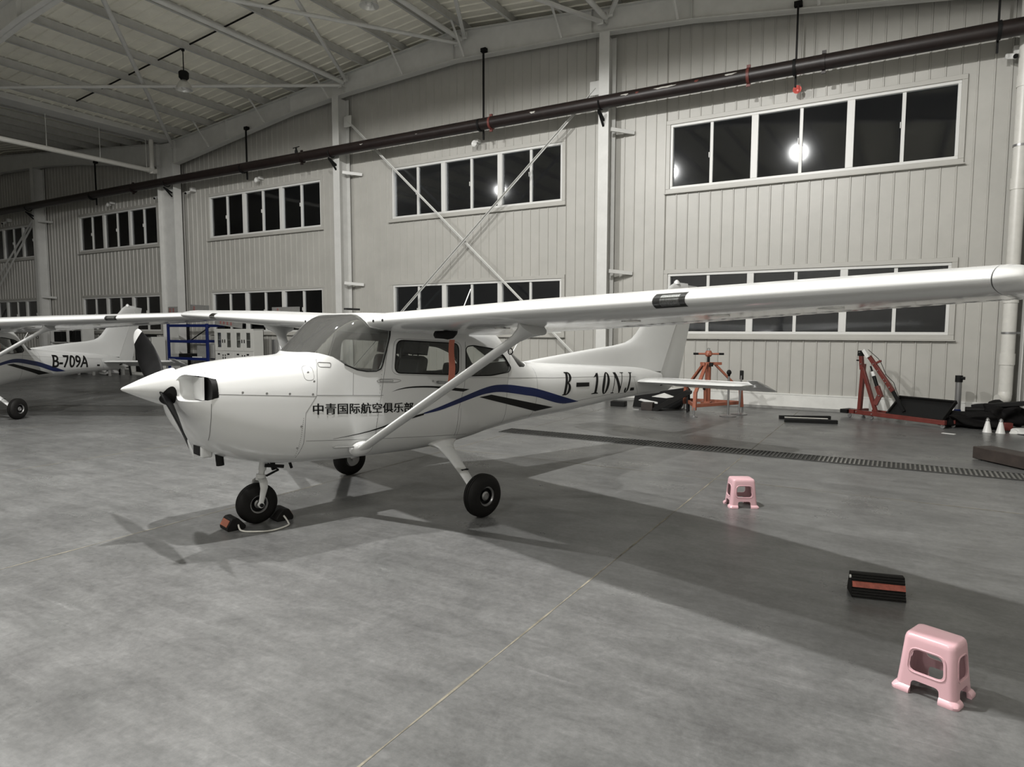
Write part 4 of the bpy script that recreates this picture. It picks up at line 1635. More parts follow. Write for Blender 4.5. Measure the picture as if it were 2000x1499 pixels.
plane = make_aircraft('white high-wing aircraft marked B-10NJ with a blue stripe in the middle of the hangar')
plane.location = (-4.682, 5.7005, 0)
plane.rotation_euler = (0, 0.01797, 1.2838)
font_text(plane, '中青国际航空俱乐部', [(-1.395, 1.026), (-0.325, 0.985), (-1.395, 1.132), (-0.325, 1.085)], 'club_name_lettering', INK, 0.008, twice=0.004)
second = copy_tree(plane)
second['label'] = 'white high-wing aircraft marked B-709A parked at the dark end of the hangar'
second.location = (-16.409, 5.839, 0)
second.rotation_euler = (0, 0.042, 2.0167)
for ch in second.children:
    if ch.name.split('.')[0] == 'nose_gear_strut' or (ch.name.split('.')[0] == 'wheel' and abs(sum(v.co.x for v in ch.data.vertices) / len(ch.data.vertices) + 1.7) < 0.1):
        ch.location.z -= 0.055
REG = [('B', ((2.205, 1.315), (2.365, 1.31), (2.275, 1.014), (2.112, 1.018))), ('-', ((2.429, 1.170), (2.728, 1.161), (2.721, 1.108), (2.42, 1.113))),
       ('1', ((2.86, 1.288), (3.015, 1.285), (2.945, 0.995), (2.777, 0.996))), ('0', ((3.10, 1.287), (3.275, 1.283), (3.19, 0.980), (3.01, 0.983))),
       ('N', ((3.353, 1.277), (3.634, 1.269), (3.55, 0.972), (3.275, 0.98))), ('J', ((3.745, 1.266), (3.865, 1.262), (3.77, 0.967), (3.62, 0.969))), ('-', ((3.815, 1.036), (3.915, 1.034), (3.93, 0.991), (3.811, 0.989)))]
surface_text(plane, glyphs(REG), 'registration_lettering', INK)
font_text(second, 'B-709A', [(2.0, 1.0), (3.34, 0.985), (2.05, 1.305), (3.39, 1.285)], 'registration_lettering', INK, 0.014, twice=0.010)
surface_text(second, [([(3.72, 1.06), (3.84, 1.055)], [(3.72, 1.015), (3.84, 1.01)])], 'registration_plate', INK)


def ribbon(root, label):
    """pitot cover with its streamer, hanging from the left wing"""
    t = thing('pitot_cover', label, 'cover')
    M = Matrix.Translation(root.location) @ root.rotation_euler.to_matrix().to_4x4()
    t.matrix_world = M @ Matrix.Translation(L(-0.38, 1.2, 1.77))
    m = MB()
    rs = []
    for x, r, z in ((-0.16, 0.012, 0.0), (-0.145, 0.03, 0.0), (-0.05, 0.034, 0.0), (0.0, 0.05, 0.01), (0.06, 0.058, 0.03), (0.1, 0.04, 0.045), (0.105, 0.01, 0.045)):
        rs.append([Vector((x, 0.6 * r * math.cos(q * PI / 8), z + r * 1.1 * math.sin(q * PI / 8))) for q in range(16)])
    m.rings(rs)
    m.build('cover_sleeve', BLACK, t, angle=60)
    m = MB()
    a, b = [], []
    n = 18
    for k in range(n + 1):
        f = k / n
        z = -0.045 - 0.40 * f
        sw = 0.008 * math.sin(f * 7)
        x0 = 0.055 - 0.01 * f
        a.append(((x0 - 0.034, sw, z), (x0 + 0.034, sw + 0.006 * math.sin(f * 5 + 1), z)))
        b.append(((x0 - 0.034, sw + 0.003, z), (x0 + 0.034, sw + 0.003 + 0.006 * math.sin(f * 5 + 1), z)))
    m.rings([[p[0], p[1], q[1], q[0]] for p, q in zip(a, b)])
    m.build('streamer', STREAMER, t, angle=60)
    return t


ribbon(plane, 'black pitot cover with a red ribbon hanging under the wing of B-10NJ')
ribbon(second, 'black pitot cover with a red ribbon hanging under the wing of B-709A')

# ================================================================ things on the floor
def circle(cx, cy, r, n=24):
    return [(cx + r * math.cos(2 * PI * k / n), cy + r * math.sin(2 * PI * k / n)) for k in range(n)]


def make_stool(label):
    t = thing('plastic_stool', label, 'stool', group='pink plastic stools')
    H, bx, by, tx, ty = 0.295, 0.275, 0.235, 0.228, 0.185

    def rr(sx, sy, z, r, n=6):
        out = []
        for cx, cy, a0 in ((sx / 2 - r, sy / 2 - r, 0), (-sx / 2 + r, sy / 2 - r, 90), (-sx / 2 + r, -sy / 2 + r, 180), (sx / 2 - r, -sy / 2 + r, 270)):
            for k in range(n + 1):
                a = math.radians(a0 + 90 * k / n)
                out.append(Vector((cx + r * math.cos(a), cy + r * math.sin(a), z)))
        return out

    def size(z, off):
        f = z / H
        return bx + (tx - bx) * f - off, by + (ty - by) * f - off
    m = MB()
    rs = []
    for z, o, r in ((0, -0.03, 0.03), (0.012, -0.034, 0.03), (0.024, -0.022, 0.03), (0.032, -0.002, 0.03), (0.12, 0, 0.03), (0.268, 0, 0.03), (0.285, 0.006, 0.03), (0.293, 0.016, 0.028), (H, 0.03, 0.022)):
        a, b = size(z, o)
        rs.append(rr(a, b, z, r))
    m.rings(rs)
    rs = []
    for z, o, r in ((0.282, 0.02, 0.026), (0.12, 0.012, 0.026), (0.03, 0.012, 0.026), (-0.01, 0.012, 0.026)):
        a, b = size(z, o)
        rs.append(rr(a, b, z, r))
    c2 = MB()
    c2.rings(rs)
    o = m.build('stool_body', PINK, t, angle=45)
    k = c2.build('cutter', PINK)
    boolean(o, k)
    drop(k)
    c = MB()
    # wide faces (normal along y) and narrow faces (normal along x): window and leg arch
    w1 = rounded([(-0.078, 0.115), (0.078, 0.115), (0.070, 0.225), (-0.070, 0.225)], 0.034)
    a1 = rounded([(-0.068, -0.02), (0.068, -0.02), (0.062, 0.07), (-0.062, 0.07)], 0.022)
    w2 = rounded([(-0.058, 0.115), (0.058, 0.115), (0.050, 0.225), (-0.050, 0.225)], 0.03)
    a2 = rounded([(-0.055, -0.02), (0.055, -0.02), (0.050, 0.07), (-0.050, 0.07)], 0.02)
    for s in (-1, 1):
        for p in (w1, a1):
            c.prism(p, lambda a, b, d: (a, d, b), s * 0.06, s * 0.2)
        for p in (w2, a2):
            c.prism(p, lambda a, b, d: (d, a, b), s * 0.075, s * 0.2)
    k = c.build('cutter', PINK)
    boolean(o, k)
    drop(k)
    smooth(o.data, 40)
    m = MB()
    for s in (-1, 1):
        for poly, n, ax in ((w1, 'y', 0), (w2, 'x', 1)):
            pts = []
            for a, z in poly + poly[:1]:
                sx, sy = size(z, 0)
                q = 1.13
                cz = 0.17
                aa, zz = a * q, cz + (z - cz) * q
                pts.append((aa, s * sy / 2, zz) if n == 'y' else (s * sx / 2, aa, zz))
            m.tube(pts, 0.004, 6)
    m.build('window_rim', PINK, t, angle=60)
    return t


st = make_stool('pink plastic stool standing alone near the edge of the wing shadow, nearest the viewer')
st['label'] = 'pink plastic stool standing beside the long striped chock, closest to the viewer'
st.location = (0.225, 3.875, 0)
st.rotation_euler = (0, 0, math.radians(-22))
s2 = copy_tree(st)
s2['label'] = 'pink plastic stool standing farther off, between the wing shadow and the floor drain'
s2.location = (-1.355, 7.05, 0)
s2.rotation_euler = (0, 0, math.radians(29))

# big ribbed chock with a red stripe
t = thing('rubber_chock', 'long ribbed black rubber chock with a thin red stripe', 'wheel chock', (-0.065, 5.10, 0), (0, 0, math.radians(13.5)))
m = MB()
prof = []
for k in range(9):
    f = k / 8
    y, z = -0.085 + 0.055 * f, 0.008 + 0.135 * f
    prof += [(y - 0.004, z - 0.006), (y + 0.001, z), (y - 0.004, z + 0.006)]
prof += [(-0.02, 0.152), (0.02, 0.152)]
for k in range(9):
    f = 1 - k / 8
    y, z = 0.085 - 0.055 * f, 0.008 + 0.135 * f
    prof += [(y + 0.004, z + 0.006), (y - 0.001, z), (y + 0.004, z - 0.006)]
m.prism(prof, lambda a, b, d: (d, a, b), -0.165, 0.165)
m.build('chock_body', RUBBER, t, angle=20)
m = MB()
m.prism([(-0.0690, 0.070), (-0.0545, 0.103), (-0.043, 0.105), (-0.058, 0.070)], lambda a, b, d: (d, a, b), -0.16, 0.165)
m.build('reflective_stripe', mat('red_tape', (0.30, 0.07, 0.045), 0.5, var=0.3, scale=30), t)
m = MB()
m.tube([(-0.165, -0.03, 0.13), (-0.175, -0.03, 0.13)], 0.012, 10)
m.build('rope_hole', FRAME, t)

# chocks at the nose wheel, tied by a white rope
F = Matrix.Translation(plane.location) @ plane.rotation_euler.to_matrix().to_4x4()
nose_w = F @ L(-1.70, 0, 0.0)
th = 1.2838


def small_chock(cx, cy, ang, label, facing):
    t = thing('wheel_chock', label, 'wheel chock', (cx, cy, 0), (0, 0, ang), group='rubber chocks at the nose wheel')
    m = MB()
    p = rounded([(-0.085, 0.0), (0.075, 0.0), (0.085, 0.03), (0.01, 0.115), (-0.045, 0.11), (-0.09, 0.03)], 0.018)
    m.prism(p, lambda a, b, d: (a, d, b), -0.095, 0.095)
    m.build('chock_body', RUBBER, t, angle=40, bevel=0.006)
    m = MB()
    m.prism([(-0.0865, 0.038), (-0.0555, 0.092), (-0.0585, 0.0945), (-0.0905, 0.04)], lambda a, b, d: (a, d, b), -0.075, 0.075)
    m.build('red_label', ORANGE, t)
    m = MB()
    m.prism([(-0.0885, 0.046), (-0.0705, 0.078), (-0.0715, 0.079), (-0.0895, 0.047)], lambda a, b, d: (a, d, b), -0.06, 0.06)
    return t


# aircraft axis points aft along (cos th, sin th)
ax = Vector((math.cos(th), math.sin(th), 0))
lf = Vector((math.sin(th), -math.cos(th), 0))
c1 = Vector((nose_w.x, nose_w.y, 0)) - ax * 0.225 + lf * 0.01
c2 = Vector((nose_w.x, nose_w.y, 0)) + ax * 0.225 + lf * 0.01
small_chock(c1.x, c1.y, th, 'small black chock with a red label in front of the nose wheel', 1)
small_chock(c2.x, c2.y, th + PI, 'small black chock tucked behind the nose wheel, its red label half hidden', -1)
m = MB()
pa = c1 + lf * 0.098 + Vector((0, 0, 0.05)) + ax * 0.01
pb = c2 + lf * 0.098 + Vector((0, 0, 0.05)) - ax * 0.01
ctl = [pa, pa + lf * 0.07 - Vector((0, 0, 0.038)), pa + lf * 0.17 + ax * 0.08 - Vector((0, 0, 0.041)), (pa + pb) / 2 + lf * 0.24 - Vector((0, 0, 0.041)), pb + lf * 0.19 - ax * 0.05 - Vector((0, 0, 0.041)), pb + lf * 0.09 - Vector((0, 0, 0.04)), pb]
pts = []
for i in range(len(ctl) - 1):
    p0, p1, p2, p3 = ctl[max(i - 1, 0)], ctl[i], ctl[i + 1], ctl[min(i + 2, len(ctl) - 1)]
    for k in range(8):
        f = k / 8
        pts.append(0.5 * (2 * p1 + (p2 - p0) * f + (2 * p0 - 5 * p1 + 4 * p2 - p3) * f * f + (-p0 + 3 * p1 - 3 * p2 + p3) * f ** 3))
pts.append(ctl[-1])
m.tube(pts, 0.008, 8)
tag(m.build('chock_rope', ROPE, angle=60), 'loop of white rope tying the two nose-wheel chocks together', 'rope')

# red engine hoist standing against the wall
d = Vector((0.85, -0.53, 0)).normalized()
rz = math.atan2(d.y, d.x)
H = thing('engine_hoist', 'red folding engine hoist with its boom lowered by the gable wall', 'hoist', (-0.85, 15.52, 0), (0, 0, rz))


def part(name, mt, fn, parent, bevel=0.004, angle=35):
    m = MB()
    fn(m)
    return m.build(name, mt, parent, angle=angle, bevel=bevel)


for y in (-0.0, 0.34):
    part('base_leg', RED, lambda m: m.bar((0.02 if y == 0 else 0.3, y, 0.125), (1.95, y, 0.115), 0.075, 0.085), H)
part('cross_member', RED, lambda m: m.bar((0.12, -0.08, 0.13), (0.12, 0.42, 0.13), 0.08, 0.08), H)
part('mast', RED, lambda m: m.bar((0.12, 0.17, 0.13), (0.165, 0.17, 1.12), 0.075, 0.075), H)
part('mast', RED, lambda m: m.bar((0.17, 0.12, 1.0), (0.13, 0.12, 1.34), 0.07, 0.07), H)
part('back_brace', RED, lambda m: m.bar((0.19, 0.1, 1.05), (0.53, 0.1, 0.14), 0.06, 0.07), H)
part('boom', RED, lambda m: m.bar((0.30, 0.14, 1.28), (0.84, 0.14, 0.60), 0.06, 0.075), H)
part('boom_extension', BLACK, lambda m: m.bar((0.82, 0.14, 0.625), (1.08, 0.14, 0.22), 0.05, 0.06), H)
part('boom_end', FRAME, lambda m: m.bar((0.20, 0.10, 1.41), (0.31, 0.10, 1.26), 0.055, 0.07), H)
part('hydraulic_ram', BLACK, lambda m: (m.tube([(0.42, 0.14, 0.88), (0.52, 0.14, 0.62)], 0.036, 16), m.tube([(0.34, 0.14, 1.08), (0.43, 0.14, 0.86)], 0.017, 10)), H, 0)
part('ram_collar', FRAME, lambda m: m.tube([(0.385, 0.14, 0.97), (0.42, 0.14, 0.88)], 0.038, 16), H, 0)
part('ram_foot', RED, lambda m: (m.bar((0.50, 0.14, 0.68), (0.60, 0.14, 0.46), 0.07, 0.08), m.bar((0.58, 0.12, 0.50), (0.50, 0.1, 0.30), 0.06, 0.09)), H)
part('pivot_cap', BLACK, lambda m: (m.box((0.13, 0.12, 1.34), (0.09, 0.1, 0.11)), m.tube([(0.04, 0.12, 1.19), (0.1, 0.12, 1.19)], 0.016, 8)), H)
part('bolt', ALU, lambda m: [m.tube([(x, y, z), (x, y - 0.012, z)], 0.013, 10) for x, y, z in ((0.13, 0.07, 1.36), (0.165, 0.08, 1.12), (0.59, 0.07, 0.50), (0.42, 0.105, 1.13), (0.52, 0.105, 1.0), (0.66, 0.105, 0.83), (0.70, 0.105, 0.77), (0.78, 0.105, 0.68), (0.19, -0.04, 0.13), (0.53, -0.04, 0.12))], H, 0)
part('chain', BLACK, lambda m: m.tube([(0.27, 0.14, 1.42), (0.5, 0.14, 1.24), (0.56, 0.14, 1.16), (0.68, 0.14, 0.92), (0.84, 0.14, 0.78), (0.96, 0.14, 0.5)], 0.006, 6), H, 0)
part('boom_bracket', RED, lambda m: m.bar((0.40, 0.14, 1.12), (0.56, 0.14, 1.2), 0.04, 0.04), H)
for x, y in ((0.06, -0.06), (0.06, 0.4), (0.5, 0.0), (1.9, 0.0), (1.9, 0.34)):
    m = MB()
    m.lathe([(0.038, -0.014), (0.042, -0.008), (0.042, 0.008), (0.038, 0.014)], Matrix.Translation((x, y, 0.042)) @ Matrix.Rotation(PI / 2, 4, 'X'), 18)
    m.bar((x, y, 0.05), (x, y, 0.085), 0.05, 0.03)
    m.build('caster', GREYMETAL, H)
part('rear_block', BLACK, lambda m: m.box((-0.06, 0.05, 0.12), (0.16, 0.3, 0.08)), H)

# black tray leaning on the hoist legs
t = thing('drip_tray', 'black shallow tray propped at a slant on the red hoist legs', 'tray', (0.42, 15.03, 0.285), (math.radians(38), 0, rz))
m = MB()
m.box((0, 0, 0), (1.06, 0.52, 0.03))
m.build('tray_floor', BLACK, t, bevel=0.004)
m = MB()
for p, s in (((0, -0.26, 0.03), (1.1, 0.03, 0.07)), ((0, 0.26, 0.03), (1.1, 0.03, 0.07)), ((-0.53, 0, 0.03), (0.03, 0.52, 0.07)), ((0.53, 0, 0.03), (0.03, 0.52, 0.07))):
    m.box(p, s)
m.build('rim', RUBBER, t, bevel=0.004)

# two bars lying on the floor, grey upright post, paper
for k, (a, b, lab) in enumerate((((-2.06, 14.42), (-1.15, 14.86), 'dark floor bar lying nearer the wall of the pair'), ((-1.90, 13.96), (-0.97, 14.22), 'dark floor bar lying in front of its twin'))):
    m = MB()
    m.bar((a[0], a[1], 0.035), (b[0], b[1], 0.035), 0.09, 0.07)
    tag(m.build('steel_bar', BLACK, bevel=0.006), lab, 'bar')
m = MB()
m.bar((-1.92, 14.12, 0.078), (-1.15, 14.30, 0.078), 0.05, 0.012)
tag(m.build('plastic_wrap', ROPE), 'crumpled pale strip lying on the front floor bar', 'strip')
t = thing('upright_post', 'grey steel post with a black cap standing against the wall behind the tray', 'post', (1.05, 15.7, 0))
part('post', GREYMETAL, lambda m: m.tube([(0, 0, 0), (0, 0, 0.86)], 0.055, 16), t, 0)
part('cap', BLACK, lambda m: (m.tube([(0, 0, 0.80), (0, 0, 0.93)], 0.065, 16), m.tube([(0, -0.03, 0.88), (0.1, -0.03, 0.88)], 0.03, 10)), t, 0)
part('foot', BLACK, lambda m: m.box((0, 0, 0.01), (0.2, 0.2, 0.02)), t)
m = MB()
m.box((0.82, 13.86, 0.004), (0.2, 0.09, 0.003), rz=-0.35)
tag(m.build('paper_sheet', PAPER), 'white slip of paper on the floor in front of the hoist', 'paper')


def lump(name, c, s, seed, mt, label, cat, rz=0.0, group=None, sub=4):
    """soft irregular bundle resting on the floor"""
    bm = bmesh.new()
    bmesh.ops.create_icosphere(bm, subdivisions=sub, radius=1)
    rnd = random.Random(seed)
    K = [(Vector((rnd.uniform(-1, 1), rnd.uniform(-1, 1), rnd.uniform(-1, 1))).normalized(), rnd.uniform(2, 9), rnd.uniform(0.03, 0.12), rnd.uniform(0, 6)) for _ in range(14)]
    for v in bm.verts:
        p = v.co.copy()
        q = 1 + sum(a * math.sin(f * p.dot(dv) + ph) for dv, f, a, ph in K)
        e = 0.7
        v.co = Vector((math.copysign(abs(p.x) ** e, p.x) * q * s[0] / 2, math.copysign(abs(p.y) ** e, p.y) * q * s[1] / 2, math.copysign(abs(p.z) ** e, p.z) * q * s[2] / 2))
    lo = min(v.co.z for v in bm.verts)
    for v in bm.verts:
        v.co.z = max(v.co.z - lo - 0.02, 0.0)
    me = bpy.data.meshes.new(name)
    bm.to_mesh(me)
    bm.free()
    me.materials.append(mt)
    smooth(me, 60)
    o = bpy.data.objects.new(name, me)
    COL.objects.link(o)
    o.location = c
    o.rotation_euler = (0, 0, rz)
    return tag(o, label, cat, group)


TARP = mat('black_tarpaulin', (0.006, 0.0055, 0.0055), 0.75, bump=0.5, bscale=12, spec=0.15)
lump('tarpaulin', (1.25, 15.0, 0), (0.85, 0.55, 0.30), 3, TARP, 'low heap of black tarpaulin at the end of the hoist', 'tarpaulin', 0.2)
lump('tarpaulin', (1.72, 15.25, 0), (0.65, 0.6, 0.42), 8, TARP, 'rolled black tarpaulin heaped below the white downpipe', 'tarpaulin', 0.5)
m = MB()
m.bar((1.3, 15.45, 0.36), (2.1, 15.1, 0.5), 0.3, 0.08)
tag(m.build('black_board', BLACK, bevel=0.01), 'flat black board lying over the tarpaulin heap', 'board')
m = MB()
m.tube([(1.15, 15.3, 0.30), (1.5, 15.25, 0.32)], 0.055, 12)
tag(m.build('rolled_mat', RUBBER), 'small black roll on the tarpaulin heap beside the board', 'roll')
for (x, y, lab) in ((1.43, 14.45, 'small white cone stand at the tarpaulin heap, first from the hoist'), (1.62, 14.42, 'small white cone stand at the tarpaulin heap, closer to the corner')):
    t = thing('cone_stand', lab, 'stand', (x, y, 0), group='white cone stands')
    part('cone', FRAME, lambda m: m.lathe([(0.075, 0), (0.07, 0.01), (0.028, 0.20), (0.02, 0.21)], None, 20), t, 0)
    part('tip', GREYMETAL, lambda m: m.lathe([(0.025, 0.2), (0.035, 0.215), (0.02, 0.25), (0.01, 0.26)], None, 14), t, 0)
m = MB()
m.box((1.75, 14.72, 0.09), (0.14, 0.1, 0.14), rz=0.3)
tag(m.build('red_box', RED, bevel=0.01), 'small red box between the cone stands and the white rag', 'box')
lump('white_rag', (1.97, 14.5, 0), (0.34, 0.2, 0.10), 11, mat('white_cloth', (0.6, 0.6, 0.58), 0.9), 'crumpled white rag on the floor in the wall corner', 'rag', 0.3)
m = MB()
m.box((1.03, 15.4, 0.25), (0.14, 0.04, 0.08), rz=0.5)
tag(m.build('blue_cloth', NAVY, bevel=0.02), 'small blue cloth caught between the tray and the tarpaulin', 'cloth')

# long dark beam on the floor
t = thing('timber_beam', 'long dark square timber lying on the floor at the picture edge by the drain', 'beam', (0.965, 11.32, 0), (0, 0, math.atan2(-0.56, 0.47)))
t['label'] = 'long dark square timber lying on the floor past the drain'
part('beam', WOOD, lambda m: m.box((0.85, 0.15, 0.1), (1.7, 0.30, 0.17)), t, 0.01)
part('skid', BLACK, lambda m: m.box((0.9, 0.15, 0.01), (1.4, 0.2, 0.02)), t, 0.0)
m = MB()
m.box((1.52, 9.75, 0.28), (0.22, 0.5, 0.56))
tag(m.build('dark_crate', WOOD, bevel=0.01), 'tall dark crate just showing beside the end of the floor drain', 'crate')

# orange tripod jack
J = thing('tripod_jack', 'orange tripod aircraft jack with a cross handle behind the tailplane', 'jack', (-3.56, 14.55, 0))
cen = Vector((0, 0, 0))
feet = [Vector((-0.08, -0.78, 0)), Vector((0.66, 0.42, 0)), Vector((-0.62, 0.40, 0))]
part('column', ORANGE, lambda m: m.tube([(0, 0, 0.20), (0, 0, 1.12)], 0.062, 20), J, 0)
part('screw', BLACK, lambda m: m.tube([(0, 0, 1.1), (0, 0, 1.26)], 0.03, 14), J, 0)
part('cross_handle', ORANGE, lambda m: (m.tube([(0, 0, 1.24), (0, 0, 1.27), (0, 0, 1.33), (0, 0, 1.37)], [0.05, 0.075, 0.075, 0.05], 16), m.tube([(-0.27, -0.1, 1.3), (0.27, 0.1, 1.3)], 0.022, 10), m.tube([(0.1, -0.27, 1.3), (-0.1, 0.27, 1.3)], 0.022, 10)), J, 0)
part('handle_grip', BLACK, lambda m: (m.tube([(0.2, 0.075, 1.3), (0.3, 0.11, 1.3)], 0.024, 10), m.tube([(-0.3, -0.11, 1.3), (-0.2, -0.075, 1.3)], 0.024, 10)), J, 0)
part('lift_pad', ALU, lambda m: m.tube([(0, 0, 1.36), (0, 0, 1.42), (0, 0, 1.43)], [0.03, 0.028, 0.01], 12), J, 0)
part('collar', ORANGE, lambda m: (m.box((0.14, 0.06, 1.09), (0.26, 0.05, 0.06), rz=0.5), m.box((-0.05, -0.1, 1.08), (0.05, 0.24, 0.06)), m.box((-0.1, 0.07, 1.08), (0.22, 0.05, 0.06), rz=-0.55)), J)
for p in feet:
    q = p.normalized()
    part('leg', ORANGE, lambda m: (m.bar(q * 0.12 + Vector((0, 0, 1.10)), p * 0.93 + Vector((0, 0, 0.5)), 0.07, 0.045), m.bar(p * 0.93 + Vector((0, 0, 0.53)), p * 0.97 + Vector((0, 0, 0.14)), 0.07, 0.07)), J)
    part('foot', GREYMETAL, lambda m: (m.tube([p + Vector((0, 0, 0.03)), p + Vector((0, 0, 0.2))], 0.02, 10), m.lathe([(0.075, 0), (0.075, 0.012), (0.03, 0.03)], Matrix.Translation(p), 20)), J, 0)
for a, b in ((0, 1), (1, 2), (2, 0)):
    part('base_bar', ORANGE, lambda m: m.bar(feet[a] * 0.95 + Vector((0, 0, 0.235)), feet[b] * 0.95 + Vector((0, 0, 0.235)), 0.05, 0.07), J)
part('pump', ORANGE, lambda m: (m.tube([(-0.02, -0.11, 0.25), (-0.03, -0.11, 0.72)], 0.035, 12), m.box((0, -0.1, 0.24), (0.2, 0.2, 0.07))), J, 0)
part('valve_block', BLACK, lambda m: (m.box((0.07, -0.05, 1.07), (0.08, 0.06, 0.08)), m.box((-0.04, -0.14, 0.55), (0.05, 0.05, 0.05))), J)

for x, y, h, lab, knob in ((-3.06, 14.28, 0.93, 'dark marker post with a round disc foot and a ball knob', 1), (-2.93, 14.75, 0.90, 'dark marker post with a round disc foot and a flat paddle head', 0)):
    t = thing('marker_post', lab, 'post', (x, y, 0))
    part('disc_foot', GREYMETAL, lambda m: m.lathe([(0.17, 0), (0.175, 0.012), (0.12, 0.028), (0.03, 0.04)], None, 32), t, 0)
    part('shaft', GREYMETAL, lambda m: m.tube([(0, 0, 0.03), (0.03 if not knob else 0, 0, h - 0.06)], 0.022, 12), t, 0)
    if knob:
        part('ball_knob', BLACK, lambda m: m.lathe([(0.001, h + 0.055), (0.03, h + 0.045), (0.05, h + 0.01), (0.05, h - 0.02), (0.03, h - 0.05), (0.02, h - 0.09)], None, 20), t, 0, 60)
    else:
        part('paddle', BLACK, lambda m: m.box((0.035, 0, h - 0.05), (0.08, 0.03, 0.2)), t, 0.012)

# black ramps, block and stand behind the tail
t = thing('loading_ramp', 'black loading ramp lying at a slant under the tail cone', 'ramp', (-4.35, 14.55, 0), (0, 0, 0.12))
m = MB()
m.prism([(-0.42, 0.01), (-0.40, 0.06), (0.30, 0.48), (0.42, 0.46), (0.42, 0.40), (-0.30, 0.0)], lambda a, b, d: (a, d, b), -0.16, 0.16)
m.build('ramp_deck', RUBBER, t, bevel=0.005)
m = MB()
m.bar((0.36, -0.12, 0), (0.36, -0.12, 0.42), 0.04, 0.04)
m.bar((0.36, 0.12, 0), (0.36, 0.12, 0.42), 0.04, 0.04)
m.build('support', BLACK, t)
t = thing('loading_ramp', 'second black ramp behind, its side cut by a long white slot', 'ramp', (-4.9, 15.05, 0), (0, 0, 0.05))
m = MB()
m.prism([(-0.5, 0.0), (-0.45, 0.28), (0.75, 0.5), (0.8, 0.44), (0.6, 0.0)], lambda a, b, d: (a, d, b), -0.12, 0.12)
m.build('ramp_deck', BLACK, t, bevel=0.005)
m = MB()
m.prism([(-0.36, 0.16), (-0.3, 0.2), (0.1, 0.14), (0.1, 0.10), (-0.1, 0.11)], lambda a, b, d: (a, d, b), -0.128, -0.118)
m.build('slot', FRAME, t)
m = MB()
m.prism([(-0.05, 0.26), (0.25, 0.36), (0.5, 0.28), (0.3, 0.24)], lambda a, b, d: (a, d, b), -0.128, -0.118)
m.build('slot', KERB, t)
m = MB()
m.box((-4.88, 14.48, 0.085), (0.26, 0.22, 0.17), rz=0.1)
tag(m.build('dark_block', WOOD, bevel=0.008), 'dark square block on the floor before the ramps', 'block')
m = MB()
m.bar((-5.2, 14.36, 0.012), (-5.04, 14.36, 0.012), 0.03, 0.022)
tag(m.build('metal_offcut', ALU), 'bright metal offcut beside the dark block', 'offcut')
m = MB()
m.box((-5.72, 14.85, 0.06), (0.34, 0.26, 0.12), rz=0.1)
tag(m.build('dark_block', BLACK, bevel=0.008), 'low black block seen under the tail cone', 'block')

# ---------------------------------------------------------------- along the wall behind the nose
t = thing('storage_rack', 'blue steel storage rack with open shelves beside the pale cabinet', 'rack', (-22.56, 15.3, 0))
X0, X1, Y0, Y1, HT = -1.15, 1.15, -0.3, 0.5, 2.0
for x in (X0, X1):
    for y in (Y0, Y1):
        part('upright', BLUERACK if y == Y0 else BLACK, lambda m: m.box((x, y, HT / 2), (0.09, 0.07, HT)), t)
for z in (0.12, 0.72, 1.35, 1.93):
    part('shelf_beam', BLUERACK, lambda m: m.box((0, Y0, z), (2.3, 0.05, 0.10)), t)
    part('shelf_beam', BLUERACK, lambda m: m.box((0, Y1, z), (2.3, 0.05, 0.10)), t)
    if z < 1.5 and z > 0.5 and z < 1.0:
        part('shelf_board', BOARD, lambda m: m.box((0, 0.1, z + 0.03), (2.2, 0.72, 0.02)), t)
part('rack_brace', BLACK, lambda m: m.bar((X0, Y1, 1.3), (0.2, Y1, 1.9), 0.04, 0.03), t)
m = MB()
m.box((-21.75, 15.38, 1.0), (0.95, 0.5, 0.5))
tag(m.build('grey_case', BOARD, bevel=0.02), 'grey case standing on the blue rack shelf', 'case')
m = MB()
m.box((-22.9, 15.32, 0.82), (0.75, 0.45, 0.14))
tag(m.build('black_tray', BLACK, bevel=0.01), 'low black tray on the blue rack shelf under the brace', 'tray')
m = MB()
m.box((-22.1, 15.05, 0.785), (0.4, 0.12, 0.04))
tag(m.build('white_strip', FRAME), 'white strip lying at the front of the blue rack shelf', 'strip')

